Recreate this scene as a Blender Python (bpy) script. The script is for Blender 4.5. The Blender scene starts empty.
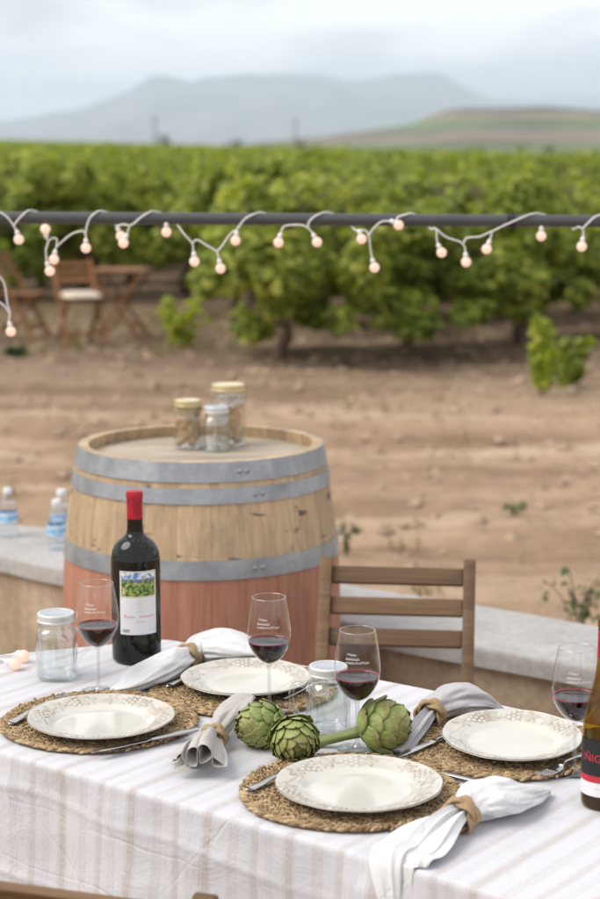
import bpy, bmesh, math, random
import numpy as np
from mathutils import Vector, Matrix, noise
R = math.radians
PI = math.pi
TAU = 2 * math.pi
rnd = random.Random(7)
sc = bpy.context.scene
col = sc.collection

# ------------------------------------------------------------------ camera
CAMZ, F, PH = 1.83, 1830.0, 150.0
PITCH = math.atan((449.5 - PH) / F)
cam = bpy.data.cameras.new('camera')
cam.lens = F / 899 * 36
cam.sensor_width = 36
cam.clip_start = 0.05
cam.clip_end = 60000
cam.dof.use_dof = True
cam.dof.focus_distance = 3.4
cam.dof.aperture_fstop = 3.7
cam_o = bpy.data.objects.new('camera', cam)
cam_o.location = (0, 0, CAMZ)
cam_o.rotation_euler = (PI / 2 - PITCH, 0, 0)
col.objects.link(cam_o)
sc.camera = cam_o

# ------------------------------------------------------------------ world, sun, exposure
SUN_EL, SUN_AZ = R(50), R(-104)          # azimuth from +Y, negative = to the left
w = bpy.data.worlds.new('World')
sc.world = w
w.use_nodes = True
nt = w.node_tree
nt.nodes.clear()
N = nt.nodes.new
L = nt.links.new
out = N('ShaderNodeOutputWorld')
sky = N('ShaderNodeTexSky')
sky.sky_type = 'NISHITA'
sky.sun_disc = False
sky.sun_elevation = SUN_EL
sky.sun_rotation = SUN_AZ
sky.air_density = 1.0
sky.dust_density = 2.0
bg1 = N('ShaderNodeBackground')
bg1.inputs[1].default_value = 0.10
L(sky.outputs[0], bg1.inputs[0])
tc = N('ShaderNodeTexCoord')
mp = N('ShaderNodeMapping')
mp.inputs['Scale'].default_value = (1.0, 1.0, 3.2)
mp.inputs['Location'].default_value = (0.35, 0.1, 0.42)
L(tc.outputs['Generated'], mp.inputs[0])
n1 = N('ShaderNodeTexNoise')
n1.inputs['Scale'].default_value = 4.2
n1.inputs['Detail'].default_value = 7
n1.inputs['Roughness'].default_value = 0.52
L(mp.outputs[0], n1.inputs['Vector'])
cr = N('ShaderNodeValToRGB')
e = cr.color_ramp.elements
e[0].position, e[0].color = 0.41, (0.66, 0.67, 0.71, 1)
e[1].position, e[1].color = 0.60, (1.50, 1.48, 1.45, 1)
m = e.new(0.50)
m.color = (0.94, 0.935, 0.955, 1)
L(n1.outputs['Fac'], cr.inputs[0])
bg2 = N('ShaderNodeBackground')
bg2.inputs[1].default_value = 1.0
L(cr.outputs[0], bg2.inputs[0])
mx = N('ShaderNodeMixShader')
mx.inputs[0].default_value = 0.88
L(bg1.outputs[0], mx.inputs[1])
L(bg2.outputs[0], mx.inputs[2])
L(mx.outputs[0], out.inputs[0])

sun = bpy.data.lights.new('sun', 'SUN')
sun.energy = 2.6
sun.angle = R(40)
sun.color = (1.0, 0.95, 0.87)
sun_o = bpy.data.objects.new('sun', sun)
sd = Vector((math.sin(SUN_AZ) * math.cos(SUN_EL), math.cos(SUN_AZ) * math.cos(SUN_EL), math.sin(SUN_EL)))
sun_o.rotation_euler = sd.to_track_quat('Z', 'Y').to_euler()
sun_o.location = (-3, 3, 8)
col.objects.link(sun_o)

sc.view_settings.view_transform = 'Standard'
sc.view_settings.look = 'None'
sc.view_settings.exposure = 0.18
sc.view_settings.gamma = 1.0
sc.view_settings.use_curve_mapping = False
sc.render.engine = 'CYCLES'
cy = sc.cycles
cy.use_denoising = True
cy.max_bounces = 10
cy.diffuse_bounces = 3
cy.glossy_bounces = 4
cy.transmission_bounces = 8
cy.transparent_max_bounces = 24
cy.volume_bounces = 6
cy.caustics_reflective = False
cy.caustics_refractive = False
cy.sample_clamp_indirect = 6


def ray(u, v):
    a = (v - 449.5) / F
    return Vector(((u - 300) / F, math.cos(PITCH) - a * math.sin(PITCH), -(a * math.cos(PITCH) + math.sin(PITCH))))


def at(u, v, z):
    d = ray(u, v)
    t = (z - CAMZ) / d.z
    return Vector((d.x * t, d.y * t, z))


def at_y(u, v, Y):
    d = ray(u, v)
    t = Y / d.y
    return Vector((d.x * t, Y, CAMZ + d.z * t))


# ------------------------------------------------------------------ mesh helpers
class MB:
    def __init__(s):
        s.v, s.f = [], []

    def add(s, vs, fs):
        b = len(s.v)
        s.v += [tuple(p) for p in vs]
        s.f += [tuple(i + b for i in f) for f in fs]
        return s

    def box(s, c, d, M=None, bev=0.0):
        x, y, z = d[0] / 2, d[1] / 2, d[2] / 2
        c = Vector(c)
        if bev <= 0:
            vs = [Vector((i * x, j * y, k * z)) for i in (-1, 1) for j in (-1, 1) for k in (-1, 1)]
            fs = [(0, 1, 3, 2), (4, 6, 7, 5), (0, 4, 5, 1), (2, 3, 7, 6), (0, 2, 6, 4), (1, 5, 7, 3)]
        else:
            bm = bmesh.new()
            bmesh.ops.create_cube(bm, size=1)
            for v in bm.verts:
                v.co = Vector((v.co.x * d[0], v.co.y * d[1], v.co.z * d[2]))
            bmesh.ops.bevel(bm, geom=bm.edges[:], offset=bev, segments=2, profile=0.5, affect='EDGES')
            bm.verts.index_update()
            vs = [v.co.copy() for v in bm.verts]
            fs = [[v.index for v in f.verts] for f in bm.faces]
            bm.free()
        if M is not None:
            vs = [M @ v for v in vs]
        return s.add([v + c for v in vs], fs)

    def beam(s, a, b, wd, th, up=(0, 0, 1), bev=0.0):
        a, b = Vector(a), Vector(b)
        d = (b - a)
        z = d.normalized()
        x = Vector(up).cross(z)
        if x.length < 1e-5:
            x = Vector((1, 0, 0))
        x.normalize()
        y = z.cross(x)
        return s.box((a + b) / 2, (wd, th, d.length), Matrix((x, y, z)).transposed(), bev)

    def lathe(s, prof, n=32, c=(0, 0, 0), capb=True, capt=True):
        vs, fs = [], []
        m = len(prof)
        for r, z in prof:
            for i in range(n):
                a = TAU * i / n
                vs.append((c[0] + r * math.cos(a), c[1] + r * math.sin(a), c[2] + z))
        for j in range(m - 1):
            for i in range(n):
                k = (i + 1) % n
                fs.append((j * n + i, j * n + k, (j + 1) * n + k, (j + 1) * n + i))
        if capb:
            fs.append(tuple(range(n))[::-1])
        if capt:
            fs.append(tuple((m - 1) * n + i for i in range(n)))
        return s.add(vs, fs)

    def tube(s, pts, r, n=8, closed=False, cap=True):
        pts = [Vector(p) for p in pts]
        m = len(pts)
        rad = r if hasattr(r, '__len__') else [r] * m
        vs, fs = [], []
        prev = None
        for i in range(m):
            if closed:
                t = pts[(i + 1) % m] - pts[i - 1]
            else:
                t = pts[min(i + 1, m - 1)] - pts[max(i - 1, 0)]
            t.normalize()
            if prev is None:
                prev = t.orthogonal().normalized()
            nrm = prev - t * prev.dot(t)
            if nrm.length < 1e-6:
                nrm = t.orthogonal()
            nrm.normalize()
            prev = nrm
            b = t.cross(nrm)
            for k in range(n):
                a = TAU * k / n
                vs.append(pts[i] + (nrm * math.cos(a) + b * math.sin(a)) * rad[i])
        for i in range(m if closed else m - 1):
            j = (i + 1) % m
            for k in range(n):
                l = (k + 1) % n
                fs.append((i * n + k, i * n + l, j * n + l, j * n + k))
        if cap and not closed:
            fs.append(tuple(range(n))[::-1])
            fs.append(tuple((m - 1) * n + k for k in range(n)))
        return s.add(vs, fs)

    def grid(s, P, closed_u=False, closed_v=False):
        """P[j][i] points"""
        m, n = len(P), len(P[0])
        vs = [p for row in P for p in row]
        fs = []
        for j in range(m if closed_v else m - 1):
            for i in range(n if closed_u else n - 1):
                k = (i + 1) % n
                l = (j + 1) % m
                fs.append((j * n + i, j * n + k, l * n + k, l * n + i))
        return s.add(vs, fs)

    def mesh(s, name, mat=None, smooth=True):
        me = bpy.data.meshes.new(name)
        me.from_pydata(s.v, [], s.f)
        if mat:
            me.materials.append(mat)
        if smooth:
            me.polygons.foreach_set('use_smooth', [True] * len(me.polygons))
        me.update()
        return me

    def build(s, name, mat=None, parent=None, smooth=True, auto=None, loc=None):
        me = s.mesh(name, mat, smooth)
        if auto is not None:
            me.set_sharp_from_angle(angle=R(auto))
        return link(name, me, parent, loc)


def link(name, me, parent=None, loc=None):
    o = bpy.data.objects.new(name, me)
    col.objects.link(o)
    if parent:
        o.parent = parent
    if loc is not None:
        o.location = loc
    return o


def tag(o, label=None, cat=None, group=None, kind=None):
    if label:
        o['label'] = label
    if cat:
        o['category'] = cat
    if group:
        o['group'] = group
    if kind:
        o['kind'] = kind
    return o


def thing(name, label, cat, loc=(0, 0, 0), rz=0, group=None):
    o = bpy.data.objects.new(name, None)
    o.empty_display_size = 0.05
    col.objects.link(o)
    o.location = loc
    o.rotation_euler = (0, 0, rz)
    return tag(o, label, cat, group)


def copy_tree(o, parent=None):
    c = o.copy()
    col.objects.link(c)
    c.parent = parent
    for ch in o.children:
        copy_tree(ch, c)
    return c


def catmull(pts, n):
    """n samples through pts (any dimension tuples)"""
    P = [np.array(p, float) for p in pts]
    P = [2 * P[0] - P[1]] + P + [2 * P[-1] - P[-2]]
    m = len(P) - 3
    res = []
    for k in range(n):
        t = k / (n - 1) * m
        i = min(int(t), m - 1)
        t -= i
        a, b, c, d = P[i:i + 4]
        res.append(0.5 * (2 * b + (c - a) * t + (2 * a - 5 * b + 4 * c - d) * t * t + (3 * b - a - 3 * c + d) * t ** 3))
    return res


def nz(x, y=0.0, z=0.0):
    return noise.noise(Vector((x, y, z)))


# ------------------------------------------------------------------ material helpers
class NT:
    def __init__(s, name):
        s.m = bpy.data.materials.new(name)
        s.m.use_nodes = True
        s.t = s.m.node_tree
        s.t.nodes.clear()
        s.out = s.n('ShaderNodeOutputMaterial')

    def n(s, t, **k):
        o = s.t.nodes.new(t)
        for a, b in k.items():
            setattr(o, a, b)
        return o

    def l(s, a, b):
        s.t.links.new(a, b)

    def val(s, sock, v):
        if hasattr(v, 'links') or isinstance(v, bpy.types.NodeSocket):
            s.l(v, sock)
        else:
            sock.default_value = v

    def noise(s, vec, scale, detail=4, rough=0.55, dist=0.0):
        o = s.n('ShaderNodeTexNoise')
        o.inputs['Scale'].default_value = scale
        o.inputs['Detail'].default_value = detail
        o.inputs['Roughness'].default_value = rough
        o.inputs['Distortion'].default_value = dist
        if vec:
            s.l(vec, o.inputs['Vector'])
        return o.outputs['Fac']

    def coord(s, kind='Object', scale=(1, 1, 1), loc=(0, 0, 0), rot=(0, 0, 0)):
        t = s.n('ShaderNodeTexCoord')
        mp = s.n('ShaderNodeMapping')
        mp.inputs['Scale'].default_value = scale
        mp.inputs['Location'].default_value = loc
        mp.inputs['Rotation'].default_value = rot
        s.l(t.outputs[kind], mp.inputs[0])
        return mp.outputs[0]

    def ramp(s, fac, stops, interp='LINEAR'):
        r = s.n('ShaderNodeValToRGB')
        r.color_ramp.interpolation = interp
        el = r.color_ramp.elements
        for i, (p, c) in enumerate(stops):
            if not hasattr(c, '__len__'):
                c = (c, c, c)
            x = el[i] if i < 2 else el.new(p)
            x.position = p
            x.color = (*c[:3], 1)
        s.l(fac, r.inputs[0])
        return r.outputs[0]

    def mix(s, fac, a, b, blend='MIX'):
        o = s.n('ShaderNodeMix')
        o.data_type = 'RGBA'
        o.blend_type = blend
        s.val(o.inputs[0], fac)
        for k, v in ((6, a), (7, b)):
            if isinstance(v, bpy.types.NodeSocket):
                s.l(v, o.inputs[k])
            else:
                o.inputs[k].default_value = (*v[:3], 1)
        return o.outputs[2]

    def math(s, op, a, b=0.0, clamp=False):
        o = s.n('ShaderNodeMath')
        o.operation = op
        o.use_clamp = clamp
        s.val(o.inputs[0], a)
        s.val(o.inputs[1], b)
        return o.outputs[0]

    def bump(s, h, strength=0.3, dist=0.01):
        b = s.n('ShaderNodeBump')
        b.inputs['Strength'].default_value = strength
        b.inputs['Distance'].default_value = dist
        s.l(h, b.inputs['Height'])
        return b.outputs[0]

    def pbr(s, base, rough=0.5, metal=0.0, normal=None, spec=0.5, **k):
        p = s.n('ShaderNodeBsdfPrincipled')
        if isinstance(base, bpy.types.NodeSocket):
            s.l(base, p.inputs['Base Color'])
        else:
            p.inputs['Base Color'].default_value = (*base[:3], 1)
        s.val(p.inputs['Roughness'], rough)
        s.val(p.inputs['Metallic'], metal)
        s.val(p.inputs['Specular IOR Level'], spec)
        for kk, v in k.items():
            i = p.inputs[kk.replace('_', ' ')]
            if isinstance(v, bpy.types.NodeSocket):
                s.l(v, i)
            else:
                i.default_value = v
        if normal is not None:
            s.l(normal, p.inputs['Normal'])
        return p.outputs[0]

    def end(s, sh):
        s.l(sh, s.out.inputs[0])
        return s.m


def plain(name, c, rough=0.5, var=0.15, scale=20, bump=0.0, metal=0.0, spec=0.5, coordk='Object', stretch=(1, 1, 1), **k):
    T = NT(name)
    v = T.coord(coordk, stretch)
    f = T.noise(v, scale, 5, 0.6)
    c = tuple(c)
    base = T.ramp(f, [(0.25, tuple(x * (1 - var) for x in c)), (0.75, tuple(min(1, x * (1 + var)) for x in c))])
    nrm = T.bump(f, bump, 0.004) if bump else None
    return T.end(T.pbr(base, rough, metal, nrm, spec, **k))


def wood(name, ca, cb, cc, axis=2, scale=1.0, rough=0.6):
    st = [14.0, 14.0, 14.0]
    st[axis] = 0.9
    T = NT(name)
    inf = T.n('ShaderNodeObjectInfo')
    tcn = T.n('ShaderNodeTexCoord')
    add = T.n('ShaderNodeVectorMath', operation='ADD')
    sclr = T.n('ShaderNodeVectorMath', operation='SCALE')
    cmb = T.n('ShaderNodeCombineXYZ')
    for i in range(3):
        T.l(inf.outputs['Random'], cmb.inputs[i])
    sclr.inputs['Scale'].default_value = 17.0
    T.l(cmb.outputs[0], sclr.inputs[0])
    T.l(tcn.outputs['Object'], add.inputs[0])
    T.l(sclr.outputs[0], add.inputs[1])
    mp = T.n('ShaderNodeMapping')
    mp.inputs['Scale'].default_value = [x * scale for x in st]
    T.l(add.outputs[0], mp.inputs[0])
    g = T.noise(mp.outputs[0], 5.0, 6, 0.62, 0.8)
    g2 = T.noise(mp.outputs[0], 1.2, 3, 0.5, 0.4)
    c = T.ramp(g, [(0.3, ca), (0.7, cc), (0.5, cb)])
    c = T.mix(T.math('MULTIPLY', g2, 0.5), c, tuple(x * 0.62 for x in cb))
    rv = T.ramp(inf.outputs['Random'], [(0, 0.82), (1, 1.12)])
    c = T.mix(1.0, c, rv, 'MULTIPLY')
    return T.end(T.pbr(c, rough, 0, T.bump(g, 0.25, 0.002), 0.35))


def thin_glass(name, tint=(0.96, 0.98, 0.97), ior=1.5, rough=0.0, gl=1.0, edge=0.25):
    """thin-walled clear glass: tinted see-through plus Fresnel reflection, denser where the wall is seen edge-on"""
    T = NT(name)
    tr = T.n('ShaderNodeBsdfTransparent')
    lw = T.n('ShaderNodeLayerWeight')
    lw.inputs['Blend'].default_value = 0.35
    dense = tuple(x * (1 - edge) for x in tint)
    c = T.mix(T.math('POWER', lw.outputs['Facing'], 2.2), tint, dense)
    T.l(c, tr.inputs[0])
    g = T.n('ShaderNodeBsdfGlossy')
    g.inputs['Roughness'].default_value = rough
    g.inputs['Color'].default_value = (gl, gl, gl, 1)
    l2 = T.n('ShaderNodeLayerWeight')
    l2.inputs['Blend'].default_value = 0.5
    f0 = ((ior - 1) / (ior + 1)) ** 2 * 1.1
    sch = T.math('ADD', T.math('MULTIPLY', T.math('POWER', l2.outputs['Facing'], 4.0), 1 - f0), f0)
    ms = T.n('ShaderNodeMixShader')
    T.l(sch, ms.inputs[0])
    T.l(tr.outputs[0], ms.inputs[1])
    T.l(g.outputs[0], ms.inputs[2])
    return T.end(ms.outputs[0])


MAT = {}


def leafmat(name, dark, mid, light, trans=0.35, rough=0.5):
    T = NT(name)
    geo = T.n('ShaderNodeNewGeometry')
    inf = T.n('ShaderNodeObjectInfo')
    c = T.ramp(geo.outputs['Random Per Island'], [(0.0, dark), (1.0, light), (0.55, mid)])
    rv = T.ramp(inf.outputs['Random'], [(0, (0.82, 0.88, 0.8)), (1, (1.15, 1.1, 1.05))])
    c = T.mix(1.0, c, rv, 'MULTIPLY')
    p = T.pbr(c, rough, 0, None, 0.35)
    tl = T.n('ShaderNodeBsdfTranslucent')
    T.l(T.mix(1.0, c, (1.15, 1.2, 0.45), 'MULTIPLY'), tl.inputs[0])
    ms = T.n('ShaderNodeMixShader')
    ms.inputs[0].default_value = trans
    T.l(p, ms.inputs[1])
    T.l(tl.outputs[0], ms.inputs[2])
    return T.end(ms.outputs[0])


MAT['vine_leaf'] = leafmat('vine_leaf', (0.12, 0.17, 0.024), (0.29, 0.35, 0.05), (0.52, 0.54, 0.12), 0.45)
MAT['weed_leaf'] = leafmat('weed_leaf', (0.05, 0.09, 0.03), (0.09, 0.15, 0.05), (0.14, 0.2, 0.07), 0.3)
MAT['young_leaf'] = leafmat('young_leaf', (0.20, 0.25, 0.02), (0.42, 0.48, 0.05), (0.62, 0.62, 0.12), 0.5)
MAT['dry_grass'] = leafmat('dry_grass', (0.16, 0.12, 0.05), (0.28, 0.22, 0.10), (0.34, 0.29, 0.15), 0.3)
MAT['tree_leaf'] = leafmat('tree_leaf', (0.015, 0.03, 0.012), (0.03, 0.05, 0.018), (0.05, 0.08, 0.03), 0.2)
MAT['bark'] = plain('bark', (0.11, 0.075, 0.05), 0.9, 0.4, 30, 0.6, stretch=(1, 1, 0.25))
MAT['steel'] = plain('cutlery_steel', (0.62, 0.61, 0.60), 0.22, 0.05, 40, 0, 1.0)
MAT['glass'] = thin_glass('clear_glass', (0.985, 0.99, 0.99), 1.5, 0.0, 1.0, 0.10)
MAT['jar_glass'] = thin_glass('jar_glass', (0.965, 0.98, 0.98), 1.95, 0.04, 1.0, 0.28)
MAT['pet'] = thin_glass('clear_plastic', (0.97, 0.98, 0.99), 1.6, 0.12, 1.0, 0.08)
MAT['rope'] = plain('jute_rope', (0.40, 0.28, 0.155), 0.9, 0.3, 260, 0.6)
MAT['raffia'] = plain('raffia', (0.52, 0.38, 0.20), 0.8, 0.25, 90, 0.2)
MAT['chair_wood'] = wood('chair_wood', (0.10, 0.055, 0.027), (0.165, 0.095, 0.047), (0.235, 0.14, 0.072), 0, 1.0)
MAT['far_wood'] = wood('far_wood', (0.17, 0.075, 0.028), (0.26, 0.115, 0.042), (0.34, 0.16, 0.06), 2, 1.0)
MAT['pole'] = plain('pole_paint', (0.065, 0.067, 0.072), 0.42, 0.12, 12, 0.05, 0.0)
MAT['wire'] = plain('white_wire', (0.82, 0.80, 0.78), 0.45, 0.05, 40)

# ------------------------------------------------------------------ ground


def rise(X, Y):
    s = np.clip((Y - 30) / 120, 0, 1.35)
    return s * (0.2 - 3.7 * np.clip(X / np.maximum(Y, 1), -0.25, 0.25))


def fbm2(X, Y, scale, octs=4, seed=0):
    """cheap value noise, vectorised"""
    rs = np.random.RandomState(seed)
    tab = rs.rand(256, 256)
    res = np.zeros_like(X, dtype=float)
    amp, tot = 1.0, 0.0
    for o in range(octs):
        x, y = X * scale + 13.1 * o, Y * scale + 7.7 * o
        xi, yi = np.floor(x).astype(int), np.floor(y).astype(int)
        fx, fy = x - xi, y - yi
        fx, fy = fx * fx * (3 - 2 * fx), fy * fy * (3 - 2 * fy)
        a = tab[xi % 256, yi % 256]
        b = tab[(xi + 1) % 256, yi % 256]
        c = tab[xi % 256, (yi + 1) % 256]
        d = tab[(xi + 1) % 256, (yi + 1) % 256]
        res += amp * ((a * (1 - fx) + b * fx) * (1 - fy) + (c * (1 - fx) + d * fx) * fy - 0.5)
        tot += amp
        amp *= 0.5
        scale *= 2.03
    return res / tot


def ground_h(X, Y):
    near = np.clip((Y - 6.6) / 1.5, 0, 1) * np.clip((60 - Y) / 30, 0, 1)
    # wheel ruts and harrow lines running across the headland, then lumps
    h = 0.20 * fbm2(X * 0.16, Y, 0.9, 3, 3) + 0.16 * fbm2(X * 0.25, Y, 2.2, 3, 5) + 0.065 * fbm2(X * .8, Y, 6, 4, 9)
    return near * h + rise(X, Y)


def axis_pts(d, near, step, far, k):
    a = list(np.arange(d, near, step))
    x, s = near, step
    while x < far:
        a.append(x)
        s *= k
        x += s
    a.append(far)
    return a


xs = axis_pts(0.0, 5.5, 0.05, 11000, 1.17)
xs = np.array([-x for x in xs[:0:-1]] + xs)
ys = np.array([-1500, -400, -60, -15, -5, 0, 3, 5, 6] + axis_pts(6.5, 21, 0.06, 23000, 1.10))
GX, GY = np.meshgrid(xs, ys)
GZ = ground_h(GX, GY)
g = MB()
g.v = np.stack([GX, GY, GZ], -1).reshape(-1, 3).tolist()
nx = len(xs)
g.f = [(j * nx + i, j * nx + i + 1, (j + 1) * nx + i + 1, (j + 1) * nx + i) for j in range(len(ys) - 1) for i in range(nx - 1)]
T = NT('dry_soil')
v = T.coord('Object')
vs_ = T.coord('Object', (0.16, 1.25, 1.0))
a = T.noise(vs_, 1.1, 5, 0.6, 0.6)
b = T.noise(v, 6.0, 6, 0.65)
c = T.ramp(a, [(0.30, (0.25, 0.163, 0.108)), (0.72, (0.60, 0.46, 0.335)), (0.5, (0.42, 0.295, 0.20))])
c2 = T.ramp(b, [(0.3, (0.80, 0.79, 0.78)), (0.7, (1.12, 1.11, 1.10))])
c = T.mix(1.0, c, c2, 'MULTIPLY')
# between the vine rows the earth is browner, with litter and weeds
sep = T.n('ShaderNodeSeparateXYZ')
T.l(v, sep.inputs[0])
yf = T.math('MULTIPLY', T.math('SUBTRACT', sep.outputs[1], 12.5), 0.28, True)
litter = T.noise(v, 2.3, 6, 0.7)
lc = T.ramp(litter, [(0.35, (0.11, 0.072, 0.050)), (0.7, (0.24, 0.175, 0.115)), (0.52, (0.17, 0.118, 0.08))])
c = T.mix(T.math('MULTIPLY', yf, 0.85), c, lc)
far = T.math('MULTIPLY', T.math('SUBTRACT', sep.outputs[1], 260.0), 0.01, True)
fld = T.noise(T.coord('Object', (0.004, 0.012, 1)), 1.0, 3, 0.5)
fc = T.ramp(fld, [(0.4, (0.10, 0.15, 0.05)), (0.6, (0.30, 0.24, 0.15))])
c = T.mix(far, c, fc)
bb = T.noise(v, 14.0, 8, 0.7)
gr = g.build('ground', T.end(T.pbr(c, 0.95, 0, T.bump(bb, 0.7, 0.05), 0.1)))
tag(gr, 'dry pale brown earth with ruts running to the vines', kind='structure')

# ------------------------------------------------------------------ far hills and mountains


def relief(name, prof, D0, D1, D2, base, mat, rough_amp, seed, nU=260, nV=36):
    """terrain whose crest (at distance D1) follows the outline; it falls to base at D0 and D2"""
    us = np.linspace(-500, 1100, nU)
    pv = np.interp(us, [p[0] for p in prof], [p[1] for p in prof]) + np.array([3.2 * noise.fractal(Vector((u_ / 22 + seed, seed, 0)), 1.0, 2.0, 4) for u_ in us]) * (1 if D1 > 5000 else 0.3)
    P = []
    for j in range(nV):
        q = j / (nV - 1)
        if q < 0.62:
            s = q / 0.62
            D = D0 + (D1 - D0) * s
        else:
            s = 1 - (q - 0.62) / 0.38
            D = D1 + (D2 - D1) * (1 - s)
        row = []
        for i in range(nU):
            top = at_y(us[i], pv[i], D1)
            x = (us[i] - 300) / F * D1 * (0.55 + 0.45 * D / D1)
            n_ = noise.fractal(Vector((x / D1 * 14 + seed, D / D1 * 9, seed)), 1.0, 2.0, 5)
            sh = s ** 1.5
            ridge = abs(noise.fractal(Vector((x / D1 * 26 + seed * 3, D / D1 * 4, 2.0)), 1.0, 2.1, 4))
            z = base + (top.z - base) * sh + rough_amp * (top.z - base) * (n_ * 0.5 - ridge * 0.7) * math.sin(PI * min(s, 1.0)) * 1.0
            row.append((x, D, max(z, base)))
        P.append(row)
    o = MB().grid(P).build(name, mat)
    return o


T = NT('mountain_rock')
v = T.coord('Object', (0.0006, 0.0006, 0.002))
c = T.ramp(T.noise(v, 3, 6, 0.6), [(0.35, (0.06, 0.075, 0.05)), (0.65, (0.19, 0.18, 0.16))])
mrock = T.end(T.pbr(c, 0.95, spec=0.1))
prof = [(-500, 118), (-250, 120), (-60, 124), (0, 121), (50, 113), (92, 104), (110, 97), (128, 92), (143, 80), (158, 74), (174, 75), (190, 78), (205, 75), (230, 72),
        (252, 69), (268, 71), (285, 70), (303, 72), (320, 71), (340, 76), (352, 78), (370, 76), (388, 73), (405, 72), (424, 68), (437, 70),
        (447, 76), (458, 83), (472, 90), (490, 96), (520, 100), (560, 104), (700, 108), (1100, 112)]
tag(relief('mountain_range', prof, 9500, 14500, 18000, -3, mrock, 0.30, 3.3), 'hazy blue grey mountain range with a long flat crest', kind='structure')
prof = [(-500, 139), (200, 140), (330, 124), (420, 109), (480, 97), (505, 95), (530, 97), (560, 94), (590, 92), (620, 94), (700, 96), (1100, 90)]
tag(relief('far_ridge', prof, 15500, 19500, 22500, -3, mrock, 0.2, 8.1), 'paler low ridge beyond the mountain range', kind='structure')
T = NT('hill_fields')
v = T.coord('Object')
sep = T.n('ShaderNodeSeparateXYZ')
T.l(v, sep.inputs[0])
zz = T.math('ADD', T.math('MULTIPLY', sep.outputs[2], 0.0165), T.math('MULTIPLY', T.noise(T.coord('Object', (0.004, 0.004, 0.0)), 1.0, 3), 0.28))
c = T.ramp(zz, [(0.10, (0.20, 0.155, 0.105)), (0.98, (0.05, 0.06, 0.035)), (0.22, (0.10, 0.145, 0.05)), (0.34, (0.21, 0.165, 0.12)), (0.47, (0.15, 0.125, 0.095)), (0.58, (0.10, 0.15, 0.055)), (0.70, (0.13, 0.145, 0.07)), (0.82, (0.25, 0.20, 0.13))])
pt = T.ramp(T.noise(T.coord('Object', (0.010, 0.004, 0.03)), 1.0, 4, 0.6), [(0.35, 0.7), (0.65, 1.25)])
c = T.mix(1.0, c, pt, 'MULTIPLY')
hillm = T.end(T.pbr(c, 0.95, spec=0.1))
prof = [(-500, 150), (190, 150), (230, 146), (280, 140), (320, 136), (360, 131), (395, 126), (415, 121), (432, 112), (445, 108), (465, 106.5), (500, 107), (530, 106), (560, 106.5), (585, 109),
        (605, 110), (650, 106), (720, 103), (820, 112), (1100, 118)]
tag(relief('field_hill', prof, 1150, 2300, 2900, -2, hillm, 0.10, 5.5, 300, 44), 'low hill with bands of green and tan fields', kind='structure')


# ------------------------------------------------------------------ foliage


def leaf_poly(c, nrm, up, s, rr, lobes=True):
    """one vine leaf: a lobed fan, slightly cupped"""
    n = nrm.normalized()
    t = up - n * up.dot(n)
    if t.length < 1e-4:
        t = n.orthogonal()
    t.normalize()
    b = n.cross(t)
    if lobes:
        sh = [(0.0, -0.35), (0.42, -0.45), (0.55, 0.02), (0.30, 0.12), (0.36, 0.42), (0.0, 0.62), (-0.36, 0.42), (-0.30, 0.12), (-0.55, 0.02), (-0.42, -0.45)]
    else:
        sh = [(0.0, -0.5), (0.30, -0.1), (0.22, 0.3), (0.0, 0.6), (-0.22, 0.3), (-0.30, -0.1)]
    cup = rr.uniform(0.1, 0.5)
    return [c + (b * x + t * y - n * (cup * (x * x + y * y))) * s for x, y in sh], [tuple(range(len(sh)))]


def rdir(rr):
    while True:
        p = Vector((rr.uniform(-1, 1), rr.uniform(-1, 1), rr.uniform(-1, 1)))
        if 0.05 < p.length < 1:
            return p.normalized()


def vine_crown(seed, nl, L_, W_, z0, z1, smin, smax, drape=0.0):
    rr = random.Random(seed)
    mb = MB()
    # clumps of leaves, low hanging sprays and long loose shoots
    lobes = []
    for k in range(16):
        q = rr.random()
        z = z0 + (z1 - z0) * (0.22 + 0.66 * q)
        lobes.append((Vector((rr.gauss(0, W_ * 0.28), rr.uniform(-L_ / 2, L_ / 2), z)), rr.uniform(0.14, 0.30)))
    for k in range(int(5 + drape * 8)):
        sgn = rr.choice((-1, 1))
        lobes.append((Vector((sgn * rr.uniform(0.3, 0.55) * W_, rr.uniform(-L_ / 2, L_ / 2), z0 + rr.uniform(0.0, 0.45) * (z1 - z0) - 0.1 * drape)), rr.uniform(0.10, 0.22)))
    for k in range(20):                      # loose shoots: strings of leaves, shrinking to the tip
        b_ = Vector((rr.gauss(0, W_ * 0.25), rr.uniform(-L_ / 2, L_ / 2), z0 + (z1 - z0) * rr.uniform(.45, .95)))
        d_ = Vector((rr.gauss(0, .6), rr.gauss(0, .5), rr.uniform(.1, 1.0))).normalized()
        ln_ = rr.uniform(.3, .6)
        for q in range(9):
            f_ = q / 8
            p = b_ + d_ * ln_ * f_ + Vector((0, 0, -0.28 * f_ * f_ * ln_)) + rdir(rr) * 0.03
            p.z = min(p.z, z1 + 0.16)
            vs, fs = leaf_poly(p, Vector((rr.gauss(0, .6), rr.gauss(0, .6), 1)), rdir(rr), smax * (1.0 - 0.6 * f_), rr)
            mb.add(vs, fs)
    wts = [r ** 2.2 for _, r in lobes]
    for k in range(nl):
        c, r = rr.choices(lobes, wts)[0]
        d = rdir(rr)
        p = c + Vector((d.x * r * 1.1, d.y * r * 1.15, d.z * r)) * (rr.random() ** 0.33)
        nrm = (d * 0.8 + Vector((0, 0, 0.75)) + rdir(rr) * 0.55)
        vs, fs = leaf_poly(p, nrm, Vector((rr.uniform(-1, 1), rr.uniform(-1, 1), -0.7)), rr.uniform(smin, smax), rr)
        mb.add(vs, fs)
    return mb


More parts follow.
